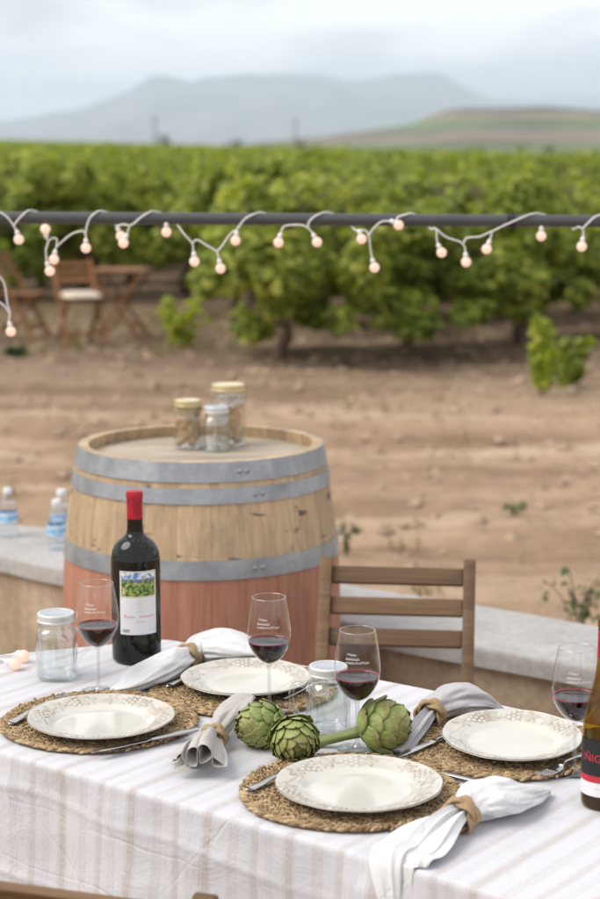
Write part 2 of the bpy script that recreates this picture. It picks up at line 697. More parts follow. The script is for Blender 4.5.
def vine_trunk(seed, h, r):
    rr = random.Random(seed)
    mb = MB()
    pts = [(rr.uniform(-.05, .05) * k, rr.uniform(-.05, .05) * k, -0.06 + (h + 0.06) * k / 6) for k in range(7)]
    mb.tube([tuple(p) for p in catmull(pts, 16)], [r * (1.25 - 0.5 * k / 15) * (1 + 0.18 * math.sin(k * 1.9 + seed)) for k in range(16)], 9)
    top = Vector(pts[-1])
    for sgn in (-1, 1):
        arm = [top, top + Vector((rr.uniform(-.05, .05), sgn * 0.25, 0.12)), top + Vector((rr.uniform(-.1, .1), sgn * 0.55, 0.16))]
        mb.tube([tuple(p) for p in catmull(arm, 8)], [r * 0.7 * (1 - 0.07 * k) for k in range(8)], 7)
        for k in range(4):
            b = top + Vector((rr.uniform(-.06, .06), sgn * (0.1 + 0.13 * k), 0.14))
            mb.tube([tuple(p) for p in catmull([b, b + Vector((rr.uniform(-.2, .2), rr.uniform(-.1, .1), 0.35)), b + Vector((rr.uniform(-.4, .4), rr.uniform(-.2, .2), 0.65))], 6)], 0.008, 5)
    return mb


CROWNS = [vine_crown(40 + k, 3400, 1.45, 1.15, 0.40, 1.60, 0.055, 0.105, 0.5).mesh('vine_crown', MAT['vine_leaf'], False) for k in range(6)]
CROWNS_BIG = [vine_crown(60 + k, 5200, 1.5, 1.45, 0.42, 1.58, 0.045, 0.10, 1.2).mesh('vine_crown', MAT['vine_leaf'], False) for k in range(3)]
TRUNKS = [vine_trunk(80 + k, 0.72, 0.055).mesh('vine_trunk', MAT['bark']) for k in range(4)]
ROWX0, ROWS, ROWD = -0.16, 2.35, 0.07


def grd(x, y):
    return float(ground_h(np.array([x]), np.array([y]))[0])


DV = Vector((0.86, 0.51)).normalized()          # along the rows
DN = Vector((-DV.y, DV.x))
cands = []
for k in range(-14, 40):
    for q in range(-40, 60):
        p = Vector((-0.16, 16.0)) + DN * (2.35 * k) + DV * (1.32 * q + 0.37 * (k % 3))
        x, y = p.x, p.y
        if y < 15.8 or y > 75:
            continue
        u = 300 + x / y * F
        if not -90 < u < 690:
            continue
        if u < 205 and y < 21.5:               # the clearing with the far chairs
            continue
        first = k == 0 and q == 0
        if not first and y > 22 and random.Random(k * 97 + q * 13).random() < 0.10:
            continue                           # gaps where a vine is missing
        cands.append((y, x, first, k))
cands.sort()
MAXV = 290
for i, (y, x, first, k) in enumerate(cands[:MAXV]):
    rr = random.Random(i * 31 + 5)
    gz = grd(x, y)
    if first and k == 0:
        lab = 'big leafy grapevine on a thick bare trunk at the row end behind the barrel jars'
    else:
        lab = ('grapevine in the row of the thick trunked vine behind the barrel' if k == 0 else 'grapevine near the small yellow green bush on the headland' if y < 21 else
               'grapevine in the first rows behind the far folding chairs' if x < -0.8 and y < 30 else 'green leafy grapevine in the far rows of the vineyard')
    t = thing('grapevine', lab, 'grapevine', (x + rr.uniform(-.08, .08), y, gz), rr.choice((0, PI)) + math.atan2(DV.y, DV.x) - PI / 2 + rr.uniform(-.15, .15), 'grapevines in the vineyard rows')
    near = y < 21
    link('trunk', TRUNKS[rr.randrange(4)], t)
    c = link('crown', (CROWNS_BIG if near else CROWNS)[i % 3 if near else rr.randrange(6)], t)
    s = rr.uniform(0.9, 1.08)
    c.scale = (s, s, rr.uniform(0.82, 1.13))

# the rest of the rows, too far off to tell vine from vine
mb = MB()
rr = random.Random(99)
rest = [(c[1], c[0]) for c in cands[MAXV:]]
for k in range(10, 110):
    for q in range(-140, 220):
        p = Vector((-0.16, 16.0)) + DN * (2.35 * k) + DV * (1.6 * q)
        if 75 < p.y < 200 and -60 < 300 + p.x / p.y * F < 660:
            rest.append((p.x, p.y))
for x, y in rest:
    gz = grd(x, y)
    nl = 26 if y > 110 else 44
    for q in range(nl):
        p = Vector((x + rr.gauss(0, 0.34), y + rr.uniform(-.9, .9), gz + 0.5 + 1.2 * rr.random() ** 0.6 + (0.12 * rr.random())))
        vs, fs = leaf_poly(p, Vector((rr.uniform(-1, 1), rr.uniform(-1, 1), 1.0)), rdir(rr), rr.uniform(0.22, 0.40), rr, False)
        mb.add(vs, fs)
tag(mb.build('far_vines', MAT['vine_leaf'], None, False), 'far rows of green vines merging into one band', 'vines', None, 'stuff')


def bush(name, label, cat, loc, n, rx, rz, smin, smax, mat, seed, group=None, stemh=0.1, clumps=6):
    rr = random.Random(seed)
    t = thing(name, label, cat, loc, 0, group)
    st = MB()
    lf = MB()
    tips = []
    for k in range(clumps):
        a = TAU * k / clumps + rr.uniform(-.4, .4)
        tip = Vector((math.cos(a) * rx * rr.uniform(.2, .75), math.sin(a) * rx * rr.uniform(.2, .75), rz * rr.uniform(.45, 1.0)))
        st.tube([tuple(p) for p in catmull([(0, 0, -.03), tip * 0.5 + Vector((0, 0, stemh * .4)), tip], 7)], 0.006 if rz > 0.32 else 0.0025, 5)
        tips.append(tip)
    for k in range(n):
        tip = rr.choice(tips)
        q = rr.uniform(0.25, 1.05)
        d = rdir(rr)
        p = tip * q + d * rx * 0.34 * rr.random() ** 0.5
        p.z = max(p.z, 0.03)
        vs, fs = leaf_poly(p, d * .6 + Vector((0, 0, .8)) + rdir(rr) * .5, Vector((rr.uniform(-1, 1), rr.uniform(-1, 1), -.4)), rr.uniform(smin, smax), rr)
        lf.add(vs, fs)
    st.build('stems', MAT['bark'], t)
    lf.build('foliage', mat, t, False)
    return t


def on_ground(u, v):
    p = at(u, v, 0.0)
    for _ in range(4):
        p = at(u, v, grd(p.x, p.y))
    return p


bush('young_vine', 'small upright bright yellow green vine bush on bare earth', 'bush', on_ground(541, 394), 520, 0.17, 0.56, 0.04, 0.08, MAT['young_leaf'], 4, 'young vines on the headland', clumps=5)
bush('young_vine', 'small darker green vine bush beside the yellow green one', 'bush', on_ground(569, 386), 460, 0.20, 0.36, 0.05, 0.10, MAT['vine_leaf'], 5, 'young vines on the headland', clumps=6)
bush('young_vine', 'thin young vine with bright leaves near the far folding table', 'bush', on_ground(181, 349), 120, 0.30, 0.50, 0.06, 0.11, MAT['young_leaf'], 6, 'young vines on the headland', clumps=5)
bush('weed_plant', 'sparse leafy green weed growing behind the concrete bench', 'weed', on_ground(579, 634), 105, 0.22, 0.30, 0.014, 0.028, MAT['weed_leaf'], 7, None, clumps=10)
bush('weed_plant', 'thin green weed on the earth right behind the barrel', 'weed', on_ground(346, 556), 26, 0.05, 0.17, 0.018, 0.04, MAT['weed_leaf'], 8, None, clumps=4)
bush('weed_plant', 'small low green weed on the bare pale earth', 'weed', on_ground(515, 515), 40, 0.16, 0.05, 0.015, 0.03, MAT['weed_leaf'], 9, None, clumps=6)
bush('weed_plant', 'small green weed near the far leaning chair', 'weed', on_ground(16, 357), 120, 0.22, 0.10, 0.03, 0.07, MAT['weed_leaf'], 10, None, clumps=6)

# dry grass, litter and clods on the headland: nobody could count them
mb = MB()
rr = random.Random(12)
for k in range(170):
    x, y = rr.uniform(-4.2, 4.2), 6.9 + 14 * rr.random() ** 0.75
    if nz(x * 0.8, y * 0.8, 3) < 0.05 and rr.random() < 0.8:
        continue
    gz = grd(x, y)
    for q in range(rr.randint(5, 16)):
        a, ln = rr.uniform(0, TAU), rr.uniform(0.05, 0.16)
        b = Vector((x + rr.gauss(0, .05), y + rr.gauss(0, .05), gz - 0.005))
        tip = b + Vector((math.cos(a) * ln * .6, math.sin(a) * ln * .6, ln))
        s = Vector((-math.sin(a), math.cos(a), 0)) * 0.005
        mb.add([b - s, b + s, tip], [(0, 1, 2)])
for k in range(80):
    x, y = rr.uniform(-3.6, -0.5), rr.uniform(16.0, 21.0)
    gz = grd(x, y)
    for q in range(rr.randint(8, 18)):
        a, ln = rr.uniform(0, TAU), rr.uniform(0.06, 0.24)
        b = Vector((x + rr.gauss(0, .07), y + rr.gauss(0, .07), gz - 0.005))
        tip = b + Vector((math.cos(a) * ln * .5, math.sin(a) * ln * .5, ln))
        s = Vector((-math.sin(a), math.cos(a), 0)) * 0.006
        mb.add([b - s, b + s, tip], [(0, 1, 2)])
tag(mb.build('dry_grass', MAT['dry_grass'], None, False), 'dry straw coloured grass tufts on the earth', 'grass', None, 'stuff')
mb = MB()
for k in range(5200):
    x, y = rr.uniform(-4.2, 4.2), 6.8 + 14 * rr.random() ** 0.8
    gz = grd(x, y)
    s = 0.010 + 0.055 * rr.random() ** 3
    vs = [(x + d[0] * s * rr.uniform(.7, 1.3), y + d[1] * s * rr.uniform(.7, 1.3), gz + d[2] * s * .7 * rr.uniform(.6, 1.2)) for d in
          ((1, 0, 0), (0, 1, 0), (-1, 0, 0), (0, -1, 0), (.1, .1, 1), (0, 0, -1))]
    mb.add(vs, [(0, 1, 4), (1, 2, 4), (2, 3, 4), (3, 0, 4), (1, 0, 5), (2, 1, 5), (3, 2, 5), (0, 3, 5)])
tag(mb.build('earth_clods', plain('clod_earth', (0.34, 0.25, 0.175), 0.95, 0.35, 9, 0, spec=0.1), None, False), 'small clods and stones strewn over the dry earth', 'clods', None, 'stuff')


def far_tree(label, u, v, Y, h, wd, seed):
    b = at_y(u, v, Y)
    rr = random.Random(seed)
    t = thing('tree', label, 'tree', (b.x, b.y, grd(b.x, b.y)), 0, 'trees beyond the vineyard')
    base = grd(b.x, b.y)
    hh = b.z - base + h
    tr = MB().tube([(0, 0, -.1), (0.05, 0, hh * 0.5), (0, 0.03, hh * .8)], [h * 0.07, h * .05, h * .02], 7)
    for k in range(4):
        a = TAU * k / 4 + 0.4
        tr.tube([(0, 0, hh * 0.5), (math.cos(a) * wd * .25, math.sin(a) * wd * .25, hh * .72)], [h * .03, h * .012], 5)
    tr.build('trunk', MAT['bark'], t)
    cr_ = MB()
    lob = [(Vector((rr.gauss(0, wd * .2), rr.gauss(0, wd * .2), hh - h * rr.uniform(.2, .75))), rr.uniform(.16, .3) * wd) for _ in range(9)]
    for k in range(520):
        c, r = rr.choice(lob)
        d = rdir(rr)
        vs, fs = leaf_poly(c + d * r * rr.random() ** .4, d + Vector((0, 0, .5)), rdir(rr), rr.uniform(.09, .2) * h * .5, rr, False)
        cr_.add(vs, fs)
    cr_.build('crown', MAT['tree_leaf'], t, False)


far_tree('dark round tree beyond the vines, beside a utility pole', 164, 148, 260, 2.1, 3.2, 1)
far_tree('small dark tree rising from the vine band between the two utility poles', 237, 149, 280, 1.9, 2.0, 2)
far_tree('low dark tree beyond the vines, right beside the second utility pole', 302, 150, 280, 1.7, 2.2, 3)
far_tree('broad low dark tree at the foot of the field hill', 405, 155, 300, 1.2, 3.5, 4)
far_tree('low dark tree with a flat crown at the foot of the field hill', 477, 158, 300, 1.3, 3.6, 5)
far_tree('narrow dark tree standing below the right slope of the field hill', 548, 158, 270, 2.2, 1.9, 6)
for u, vt, lab in ((155, 117, 'grey wooden utility pole beyond the vines, beside the dark round tree'), (295.5, 119, 'grey wooden utility pole beyond the vines with a small low tree beside it')):
    Y = 330
    top = at_y(u, vt, Y)
    gz = grd(top.x, top.y)
    t = thing('utility_pole', lab, 'utility pole', (top.x, top.y, gz), 0, 'utility poles beyond the vineyard')
    pm = plain('pole_wood', (0.12, 0.10, 0.09), 0.8)
    MB().tube([(0, 0, -0.5), (0, 0, top.z - gz)], [0.17, 0.11], 8).build('post', pm, t)
    MB().box((0, -0.13, top.z - gz - 0.35), (1.7, 0.12, 0.14)).build('crossarm', pm, t, False)
    for dx in (-.7, 0, .7):
        MB().lathe([(0.05, 0), (0.07, 0.06), (0.05, 0.16)], 8).build('insulator', plain('ceramic', (0.35, 0.3, 0.28), 0.3), t, loc=(dx, -0.13, top.z - gz - 0.275))

# ------------------------------------------------------------------ concrete bench (curved)
BZ = 0.48
frontp = [at(u, v, BZ) for u, v in ((-230, 512), (-90, 537), (0, 555), (60, 568), (200, 592), (383, 629), (476, 646), (559, 661), (640, 678), (800, 716))]
backp = [at(u, v, BZ) for u, v in ((-230, 490), (-90, 511), (0, 522), (60, 530), (200, 556), (347, 584), (476, 604), (579, 622), (680, 644), (840, 684))]
fp = [Vector(p) for p in catmull(frontp, 90)]
bp = [Vector(p) for p in catmull(backp, 90)]


def slab(fp, bp, z0, z1, r, ins):
    P = []
    for a, b in zip(fp, bp):
        d = (b - a).normalized()
        a2, b2 = a + d * ins, b - d * ins
        sec = []
        for (q, s) in ((a2, 1), (b2, -1)):
            arc = [(r * (1 - math.sin(t)), r * (1 - math.cos(t))) for t in np.linspace(PI / 2, 0, 4)]   # from side to top
            pts = [(i, z1 - r + (r - j)) for i, j in arc]
            pts = [(0, z0), (0, (z0 + z1) / 2)] + pts
            if s < 0:
                pts = pts[::-1]
            for i, z in pts:
                p = q + d * (i * s)
                sec.append((p.x, p.y, z))
        P.append(sec)
    mb = MB().grid(P, closed_u=True)
    n = len(P[0])
    mb.f.append(tuple(range(n)))
    mb.f.append(tuple(len(mb.v) - n + i for i in range(n))[::-1])
    return mb


T = NT('cast_concrete')
v = T.coord('Object')
a = T.noise(v, 3.0, 6, 0.65)
b = T.noise(v, 45, 4, 0.6)
c = T.ramp(a, [(0.3, (0.36, 0.345, 0.335)), (0.7, (0.51, 0.50, 0.485))])
c = T.mix(1.0, c, T.ramp(b, [(0.3, 0.85), (0.7, 1.1)]), 'MULTIPLY')
MAT['concrete'] = T.end(T.pbr(c, 0.85, 0, T.bump(b, 0.3, 0.003), 0.3))
T = NT('rammed_wall')
v = T.coord('Object', (1, 1, 0.5))
a = T.noise(v, 5.0, 6, 0.65, 0.5)
b = T.noise(T.coord('Object'), 40, 5, 0.7)
c = T.ramp(a, [(0.3, (0.33, 0.245, 0.165)), (0.72, (0.56, 0.45, 0.325)), (0.5, (0.44, 0.34, 0.24))])
c = T.mix(1.0, c, T.ramp(b, [(0.3, 0.8), (0.7, 1.12)]), 'MULTIPLY')
MAT['ochre_wall'] = T.end(T.pbr(c, 0.95, 0, T.bump(b, 0.6, 0.006), 0.15))
t = thing('concrete_bench', 'long curved low bench wall with a grey concrete cap behind the barrel', 'bench', (0, 0, 0))
slab(fp, bp, BZ - 0.058, BZ, 0.014, 0.0).build('seat_cap', MAT['concrete'], t, True, 50)
slab(fp, bp, -0.05, BZ - 0.060, 0.004, 0.035).build('wall', MAT['ochre_wall'], t, True, 50)

# ------------------------------------------------------------------ barrel
BY = 5.05
bc = at_y(201, 440.5, BY)
BH = bc.z
BX = bc.x
RH, RB = 0.338, 0.392


def brad(z):
    q = (z - BH / 2) / (BH / 2)
    return RB - (RB - RH) * abs(q) ** 2.1


brl = thing('wine_barrel', 'oak wine barrel with grey steel hoops and a red painted middle', 'barrel', (BX, BY, 0), 0.05)
NS = 26
T = NT('barrel_oak')
inf = T.n('ShaderNodeObjectInfo')
tcn = T.n('ShaderNodeTexCoord')
add = T.n('ShaderNodeVectorMath', operation='ADD')
cmb = T.n('ShaderNodeCombineXYZ')
T.l(T.math('MULTIPLY', inf.outputs['Random'], 31.0), cmb.inputs[0])
T.l(T.math('MULTIPLY', inf.outputs['Random'], 17.0), cmb.inputs[2])
T.l(tcn.outputs['Object'], add.inputs[0])
T.l(cmb.outputs[0], add.inputs[1])
mp = T.n('ShaderNodeMapping')
mp.inputs['Scale'].default_value = (9, 9, 0.8)
T.l(add.outputs[0], mp.inputs[0])
gr_ = T.noise(mp.outputs[0], 6.0, 6, 0.65, 0.6)
blot = T.noise(add.outputs[0], 7.0, 5, 0.7, 0.4)
c = T.ramp(gr_, [(0.28, (0.38, 0.27, 0.165)), (0.72, (0.62, 0.475, 0.315)), (0.5, (0.52, 0.38, 0.24))])
c = T.mix(1.0, c, T.ramp(inf.outputs['Random'], [(0, (0.80, 0.79, 0.77)), (1, (1.12, 1.11, 1.08))]), 'MULTIPLY')
c = T.mix(T.ramp(blot, [(0.52, 0), (0.75, 0.7)]), c, (0.30, 0.245, 0.18))
mp2 = T.n('ShaderNodeMapping')
mp2.inputs['Scale'].default_value = (2.2, 2.2, 9.0)
T.l(add.outputs[0], mp2.inputs[0])
mk = T.noise(mp2.outputs[0], 4.6, 3, 0.5, 0.3)
c = T.mix(T.ramp(mk, [(0.64, 0), (0.69, 0.8)]), c, (0.045, 0.045, 0.05))      # scuffs and stencil remains
# red paint round the middle
sep = T.n('ShaderNodeSeparateXYZ')
T.l(tcn.outputs['Object'], sep.inputs[0])
edge = T.math('ADD', sep.outputs[2], T.math('MULTIPLY', T.math('SUBTRACT', blot, 0.5), 0.02))
up_ = T.math('LESS_THAN', edge, BH / 2 + 0.215)
lo_ = T.math('GREATER_THAN', edge, BH / 2 - 0.215)
redc = T.ramp(gr_, [(0.3, (0.36, 0.145, 0.095)), (0.7, (0.50, 0.245, 0.165))])
redc = T.mix(T.ramp(blot, [(0.58, 0), (0.8, 0.6)]), redc, (0.40, 0.22, 0.13))
c = T.mix(T.math('MULTIPLY', T.math('MULTIPLY', up_, lo_), 0.93), c, redc)
MAT['oak'] = T.end(T.pbr(c, 0.72, 0, T.bump(gr_, 0.35, 0.002), 0.3))
P = []
nzs = 17
half = PI / NS - 0.0009
for j in range(nzs):
    z = 0.004 + (BH - 0.008) * j / (nzs - 1)
    ro = brad(z)
    ri = ro - 0.026
    row = []
    for k in range(5):
        a = -half + 2 * half * k / 4
        rr_ = ro - (0.0016 if k in (0, 4) else 0)
        row.append((rr_ * math.cos(a), rr_ * math.sin(a), z))
    for k in range(3):
        a = half - 2 * half * k / 2
        row.append((ri * math.cos(a), ri * math.sin(a), z))
    P.append(row)
mb = MB().grid(P, closed_u=True)
mb.f.append(tuple(range(8))[::-1])
mb.f.append(tuple(len(mb.v) - 8 + i for i in range(8)))
me = mb.mesh('stave', MAT['oak'])
me.set_sharp_from_angle(angle=R(35))
for k in range(NS):
    o = link('stave', me, brl)
    o.rotation_euler = (0, 0, TAU * k / NS + 0.07)
T = NT('galvanised_hoop')
v = T.coord('Object')
a = T.noise(v, 9, 6, 0.7, 0.3)
b = T.noise(v, 60, 4, 0.6)
c = T.ramp(a, [(0.3, (0.25, 0.265, 0.285)), (0.72, (0.48, 0.50, 0.525)), (0.52, (0.36, 0.38, 0.405))])
rust = T.ramp(T.noise(T.coord('Object', (1, 1, 0.3)), 14, 5, 0.7), [(0.60, 0), (0.76, 0.55)])
c = T.mix(rust, c, (0.30, 0.24, 0.17))
MAT['hoop'] = T.end(T.pbr(c, T.ramp(b, [(0.3, 0.42), (0.7, 0.62)]), 0.55, T.bump(b, 0.12, 0.002), 0.5))
for za, zb in ((BH - 0.056, BH - 0.004), (BH - 0.112, BH - 0.072), (BH / 2 + 0.205, BH / 2 + 0.255)):
    for flip in (0, 1):
        a_, b_ = (za, zb) if not flip else (BH - zb, BH - za)
        pr = []
        for k in range(5):
            z = a_ + (b_ - a_) * k / 4
            pr.append((brad(z) + 0.0035, z))
        ring = [(brad(a_) + 0.0005, a_)] + pr + [(brad(b_) + 0.0005, b_)]
        hp = MB().lathe(ring, 96, capb=False, capt=False).build('hoop', MAT['hoop'], brl, True, 40)
        for da in (0, 0.06):
            aa = -PI / 2 + 0.30 + da + 0.12 * ((za * 37) % 1.0)
            zc = (a_ + b_) / 2
            rv = MB().lathe([(0.0075, 0), (0.006, 0.003), (0.0, 0.0042)], 10, capt=False).build('rivet', MAT['hoop'], hp)
            rv.location = (math.cos(aa) * (brad(zc) + 0.003), math.sin(aa) * (brad(zc) + 0.003), zc)
            rv.rotation_euler = Vector((math.cos(aa), math.sin(aa), 0)).to_track_quat('Z', 'Y').to_euler()
# head boards
HZ = BH - 0.036
MAT['head_wood'] = wood('barrel_head_wood', (0.33, 0.27, 0.20), (0.46, 0.39, 0.30), (0.58, 0.51, 0.41), 0, 0.8, 0.75)
RI = brad(HZ) - 0.022
nb = 7
for k in range(nb):
    y0, y1 = -RI + 2 * RI * k / nb + 0.0007, -RI + 2 * RI * (k + 1) / nb - 0.0007
    outl = []
    for q in range(9):
        y = y0 + (y1 - y0) * q / 8
        outl.append((math.sqrt(max(RI * RI - y * y, 1e-6)), y))
    for q in range(9):
        y = y1 + (y0 - y1) * q / 8
        outl.append((-math.sqrt(max(RI * RI - y * y, 1e-6)), y))
    n = len(outl)
    mb = MB().add([(x, y, HZ) for x, y in outl] + [(x, y, HZ - 0.022) for x, y in outl],
                  [tuple(range(n)), tuple(range(n, 2 * n))[::-1]] + [(i, i + n, (i + 1) % n + n, (i + 1) % n) for i in range(n)])
    mb.build('head_board', MAT['head_wood'], brl, False)

# ------------------------------------------------------------------ folding chairs


def folding_chair(mat, label, group=None, W=0.40, H=0.79, cushion=None, seatmat=None):
    """faces -Y; long posts run from the back top down to the front feet"""
    t = thing('folding_chair', label, 'chair', (0, 0, 0), 0, group)
    top, foot = (0.24, H), (-0.22, 0.0)

    def py(z):
        return foot[0] + (top[0] - foot[0]) * z / H
    xx = W / 2 - 0.0155
    upn = Vector((0, -H, top[0] - foot[0])).normalized()
    for s in (-1, 1):
        mb = MB()
        # post with a rounded top
        d = Vector((0, top[0] - foot[0], H)).normalized()
        base = Vector((s * xx, foot[0], 0))
        ln = math.hypot(top[0] - foot[0], H)
        x = Vector((1, 0, 0))
        y = d.cross(x)
        prof = [(-0.019, 0.0), (0.019, 0.0), (0.019, ln - 0.018)] + [(0.019 * math.cos(q), ln - 0.018 + 0.018 * math.sin(q)) for q in np.linspace(0.3, PI - 0.3, 6)] + [(-0.019, ln - 0.018)]
        n = len(prof)
        vs = []
        for th in (-0.0155, -0.013, 0.013, 0.0155):
            k = 0.93 if abs(th) > 0.015 else 1.0
            vs += [base + y * (a * k) + d * b + x * th for a, b in prof]
        fs = [tuple(range(n))[::-1], tuple(3 * n + i for i in range(n))]
        for r_ in range(3):
            fs += [(r_ * n + i, r_ * n + (i + 1) % n, (r_ + 1) * n + (i + 1) % n, (r_ + 1) * n + i) for i in range(n)]
        mb.add(vs, fs)
        mb.build('post', mat, t, True, 30)
        xi = s * (xx - 0.030)
        MB().beam((xi, -0.17, 0.435), (xi, 0.23, 0.0), 0.020, 0.034, (1, 0, 0), 0.002).build('leg', mat, t, False)
    for k, (z0, z1) in enumerate(((H - 0.066, H - 0.021), (H - 0.137, H - 0.092), (H - 0.208, H - 0.163))):
        zc = (z0 + z1) / 2
        y = py(zc)
        th = math.atan2(top[0] - foot[0], H)
        M_ = Matrix.Rotation(-th, 3, 'X')
        MB().box((0, y + 0.006, zc), (2 * xx - 0.0315, 0.017, z1 - z0), M_, 0.003).build('back_slat', mat, t, False)
    for k in range(6):
        y = -0.19 + k * 0.062
        MB().box((0, y, 0.452), (2 * xx - 0.036, 0.052, 0.016), None, 0.002).build('seat_slat', seatmat or mat, t, False)
    for s in (-1, 1):
        MB().box((s * (xx - 0.06), -0.035, 0.4335), (0.02, 0.34, 0.02), None, 0.002).build('seat_rail', mat, t, False)
    MB().beam((-xx + 0.016, py(0.13), 0.13), (xx - 0.016, py(0.13), 0.13), 0.02, 0.03, (0, 0, 1), 0.002).build('stretcher', mat, t, False)
    MB().beam((-xx + 0.04, 0.135, 0.105), (xx - 0.04, 0.135, 0.105), 0.02, 0.03, (0, 0, 1), 0.002).build('stretcher', mat, t, False)
    if cushion:
        mb = MB()
        P = []
        for j in range(9):
            row = []
            for i in range(13):
                a, b = i / 12 * 2 - 1, j / 8 * 2 - 1
                e_ = (1 - a ** 6) * (1 - b ** 6)
                row.append((a * 0.17, -0.035 + b * 0.165, 0.462 + 0.045 * max(e_, 0) ** 0.5))
            P.append(row)
        mb.grid(P)
        mb.build('cushion', cushion, t)
    return t


ch = folding_chair(MAT['chair_wood'], 'brown wooden folding chair with three back slats standing beside the barrel')
pt = at_y(398, 561, 4.62)
yaw = R(-6)
ch.rotation_euler = (0, 0, yaw)
off = Matrix.Rotation(yaw, 3, 'Z') @ Vector((0, 0.24, 0))
ch.location = (pt.x - off.x, pt.y - off.y, 0)

# near chair, pulled up to the near side of the table: its back faces the camera
pa, pb_ = at(0, 886, 0.755), at(110, 901, 0.755)
dirn = (pb_ - pa).normalized()
yaw2 = math.atan2(dirn.y, dirn.x) + PI
c2 = copy_tree(ch)
c2['label'] = 'wooden folding chair on the near side of the striped cloth, only its top rail showing'
c2.rotation_euler = (0, 0, yaw2)
topc = at(206, 899, 0.79) - dirn * 0.19
topc.z = 0
off = Matrix.Rotation(yaw2, 3, 'Z') @ Vector((0, 0.24, 0))
c2.location = (topc.x - off.x, topc.y - off.y, 0)

# far chairs and table among the vines
cush = plain('cream_cushion', (0.62, 0.53, 0.42), 0.9, 0.08)
far_grp = None
fc = folding_chair(MAT['far_wood'], 'far wooden folding chair with a pale seat cushion by the vines', far_grp, 0.40, 0.79, cush)
p = on_ground(80, 345)
fc.location = p
fc.rotation_euler = (0, 0, R(24))
fc2 = folding_chair(MAT['far_wood'], 'far wooden folding chair seen from its side, without a cushion', far_grp, 0.42, 0.84)
p = on_ground(22, 339)
fc2.location = p
fc2.rotation_euler = (0, 0, R(76))
p = on_ground(123, 341)
ft = thing('folding_table', 'far dark wooden folding table next to the cushioned chair', 'table', p, R(82))
for k in range(6):
    MB().box((0, -0.225 + 0.09 * k, 0.70), (0.56, 0.082, 0.02), None, 0.002).build('top_slat', MAT['far_wood'], ft, False)
for s in (-1, 1):
    MB().beam((s * 0.22, -0.24, 0.69), (s * 0.22, 0.24, 0.0), 0.025, 0.04, (1, 0, 0)).build('leg', MAT['far_wood'], ft, False)
    MB().beam((s * 0.19, 0.24, 0.69), (s * 0.19, -0.24, 0.0), 0.025, 0.04, (1, 0, 0)).build('leg', MAT['far_wood'], ft, False)
MB().box((0, -0.12, 0.18), (0.44, 0.02, 0.03)).build('stretcher', MAT['far_wood'], ft, False)

# ------------------------------------------------------------------ pole and string lights
PY = 4.9
pl, pr_ = at_y(-160, 216.5, PY), at_y(800, 222.5, PY)
pole = thing('metal_rail', 'dark grey round metal rail wound with string lights', 'rail', (pl.x, PY, 0))
pd = Vector((pr_.x - pl.x, 0, pr_.z - pl.z))
MB().tube([(0, 0, pl.z), (pd.x, 0, pr_.z)], 0.0162, 20).build('pole', MAT['pole'], pole, True, 40)
jx = (at_y(511, 218, PY).x - pl.x) / pd.x
for dq, rr_, ln in ((0, 0.0186, 0.022),):
    q = Vector((0, 0, pl.z)) + pd * jx
    MB().tube([q - pd.normalized() * ln / 2, q + pd.normalized() * ln / 2], rr_, 20).build('collar', plain('collar_paint', (0.012, 0.012, 0.013), 0.5), pole, True, 40)
for x, z in ((0.0, pl.z), (pd.x, pr_.z)):
    MB().tube([(x, 0, -0.1), (x, 0, z + 0.02)], 0.0205, 16).build('post', MAT['pole'], pole, True, 40)

T = NT('bulb_glow')

em = T.n('ShaderNodeEmission')
lw = T.n('ShaderNodeLayerWeight')
lw.inputs['Blend'].default_value = 0.45
T.l(T.ramp(lw.outputs['Facing'], [(0.0, (1.0, 0.66, 0.46)), (0.85, (0.80, 0.46, 0.38))]), em.inputs[0])
em.inputs[1].default_value = 0.76
p_ = T.pbr((0.36, 0.27, 0.25), 0.25)
ad = T.n('ShaderNodeAddShader')
T.l(em.outputs[0], ad.inputs[0])
T.l(p_, ad.inputs[1])
dim = T.n('ShaderNodeMixShader')
MAT['bulb'] = T.end(ad.outputs[0])
BR = 0.0134
bulb_me = MB().lathe([(BR * math.sin(q), BR - BR * math.cos(q)) for q in np.linspace(0.05, PI - 0.05, 14)], 18).mesh('bulb', MAT['bulb'])
sock_me = MB().lathe([(0.0052, 0.0), (0.0066, 0.002), (0.0060, 0.011), (0.0036, 0.0145)], 12).mesh('socket', MAT['wire'])
strg = thing('string_lights', 'string of small round lit bulbs wound along the dark rail', 'string lights', (0, PY, 1.5))
ORG = Vector((0, PY, 1.5))


def wpt(u, v, dy=-0.024):
    return at_y(u, v, PY + dy) - ORG


def wire(pts, parent=strg, org=None):
    c = [Vector(q) for q in catmull([tuple(p) for p in pts], 10 * len(pts))]
    # two twisted strands
    for ph in (0, PI):
        q = []
        for k, p in enumerate(c):
            t_ = (c[min(k + 1, len(c) - 1)] - c[max(k - 1, 0)]).normalized()
            a = t_.orthogonal().normalized()
            b = t_.cross(a)
            q.append(p + (a * math.cos(k * 1.1 + ph) + b * math.sin(k * 1.1 + ph)) * 0.0014)
        wmb.tube(q, 0.0015, 5)


wmb = MB()


def bulb(u, v, su, sv, dy=-0.024):
    """bulb centre and the socket's top (where the wire leaves)"""
    c, s = wpt(u, v, dy), wpt(su, sv, dy)
    d = (s - c).normalized()
    o = link('bulb', bulb_me, strg)
    q = d.to_track_quat('Z', 'Y')
    o.location = c - d * BR
    o.rotation_euler = q.to_euler()
    so = link('socket', sock_me, o)
    so.location = (0, 0, 2 * BR - 0.002)
    e_ = c + d * (BR + 0.012)
    return e_


def W(*a):
    return [wpt(*q) for q in a]


TOPD = 0.018


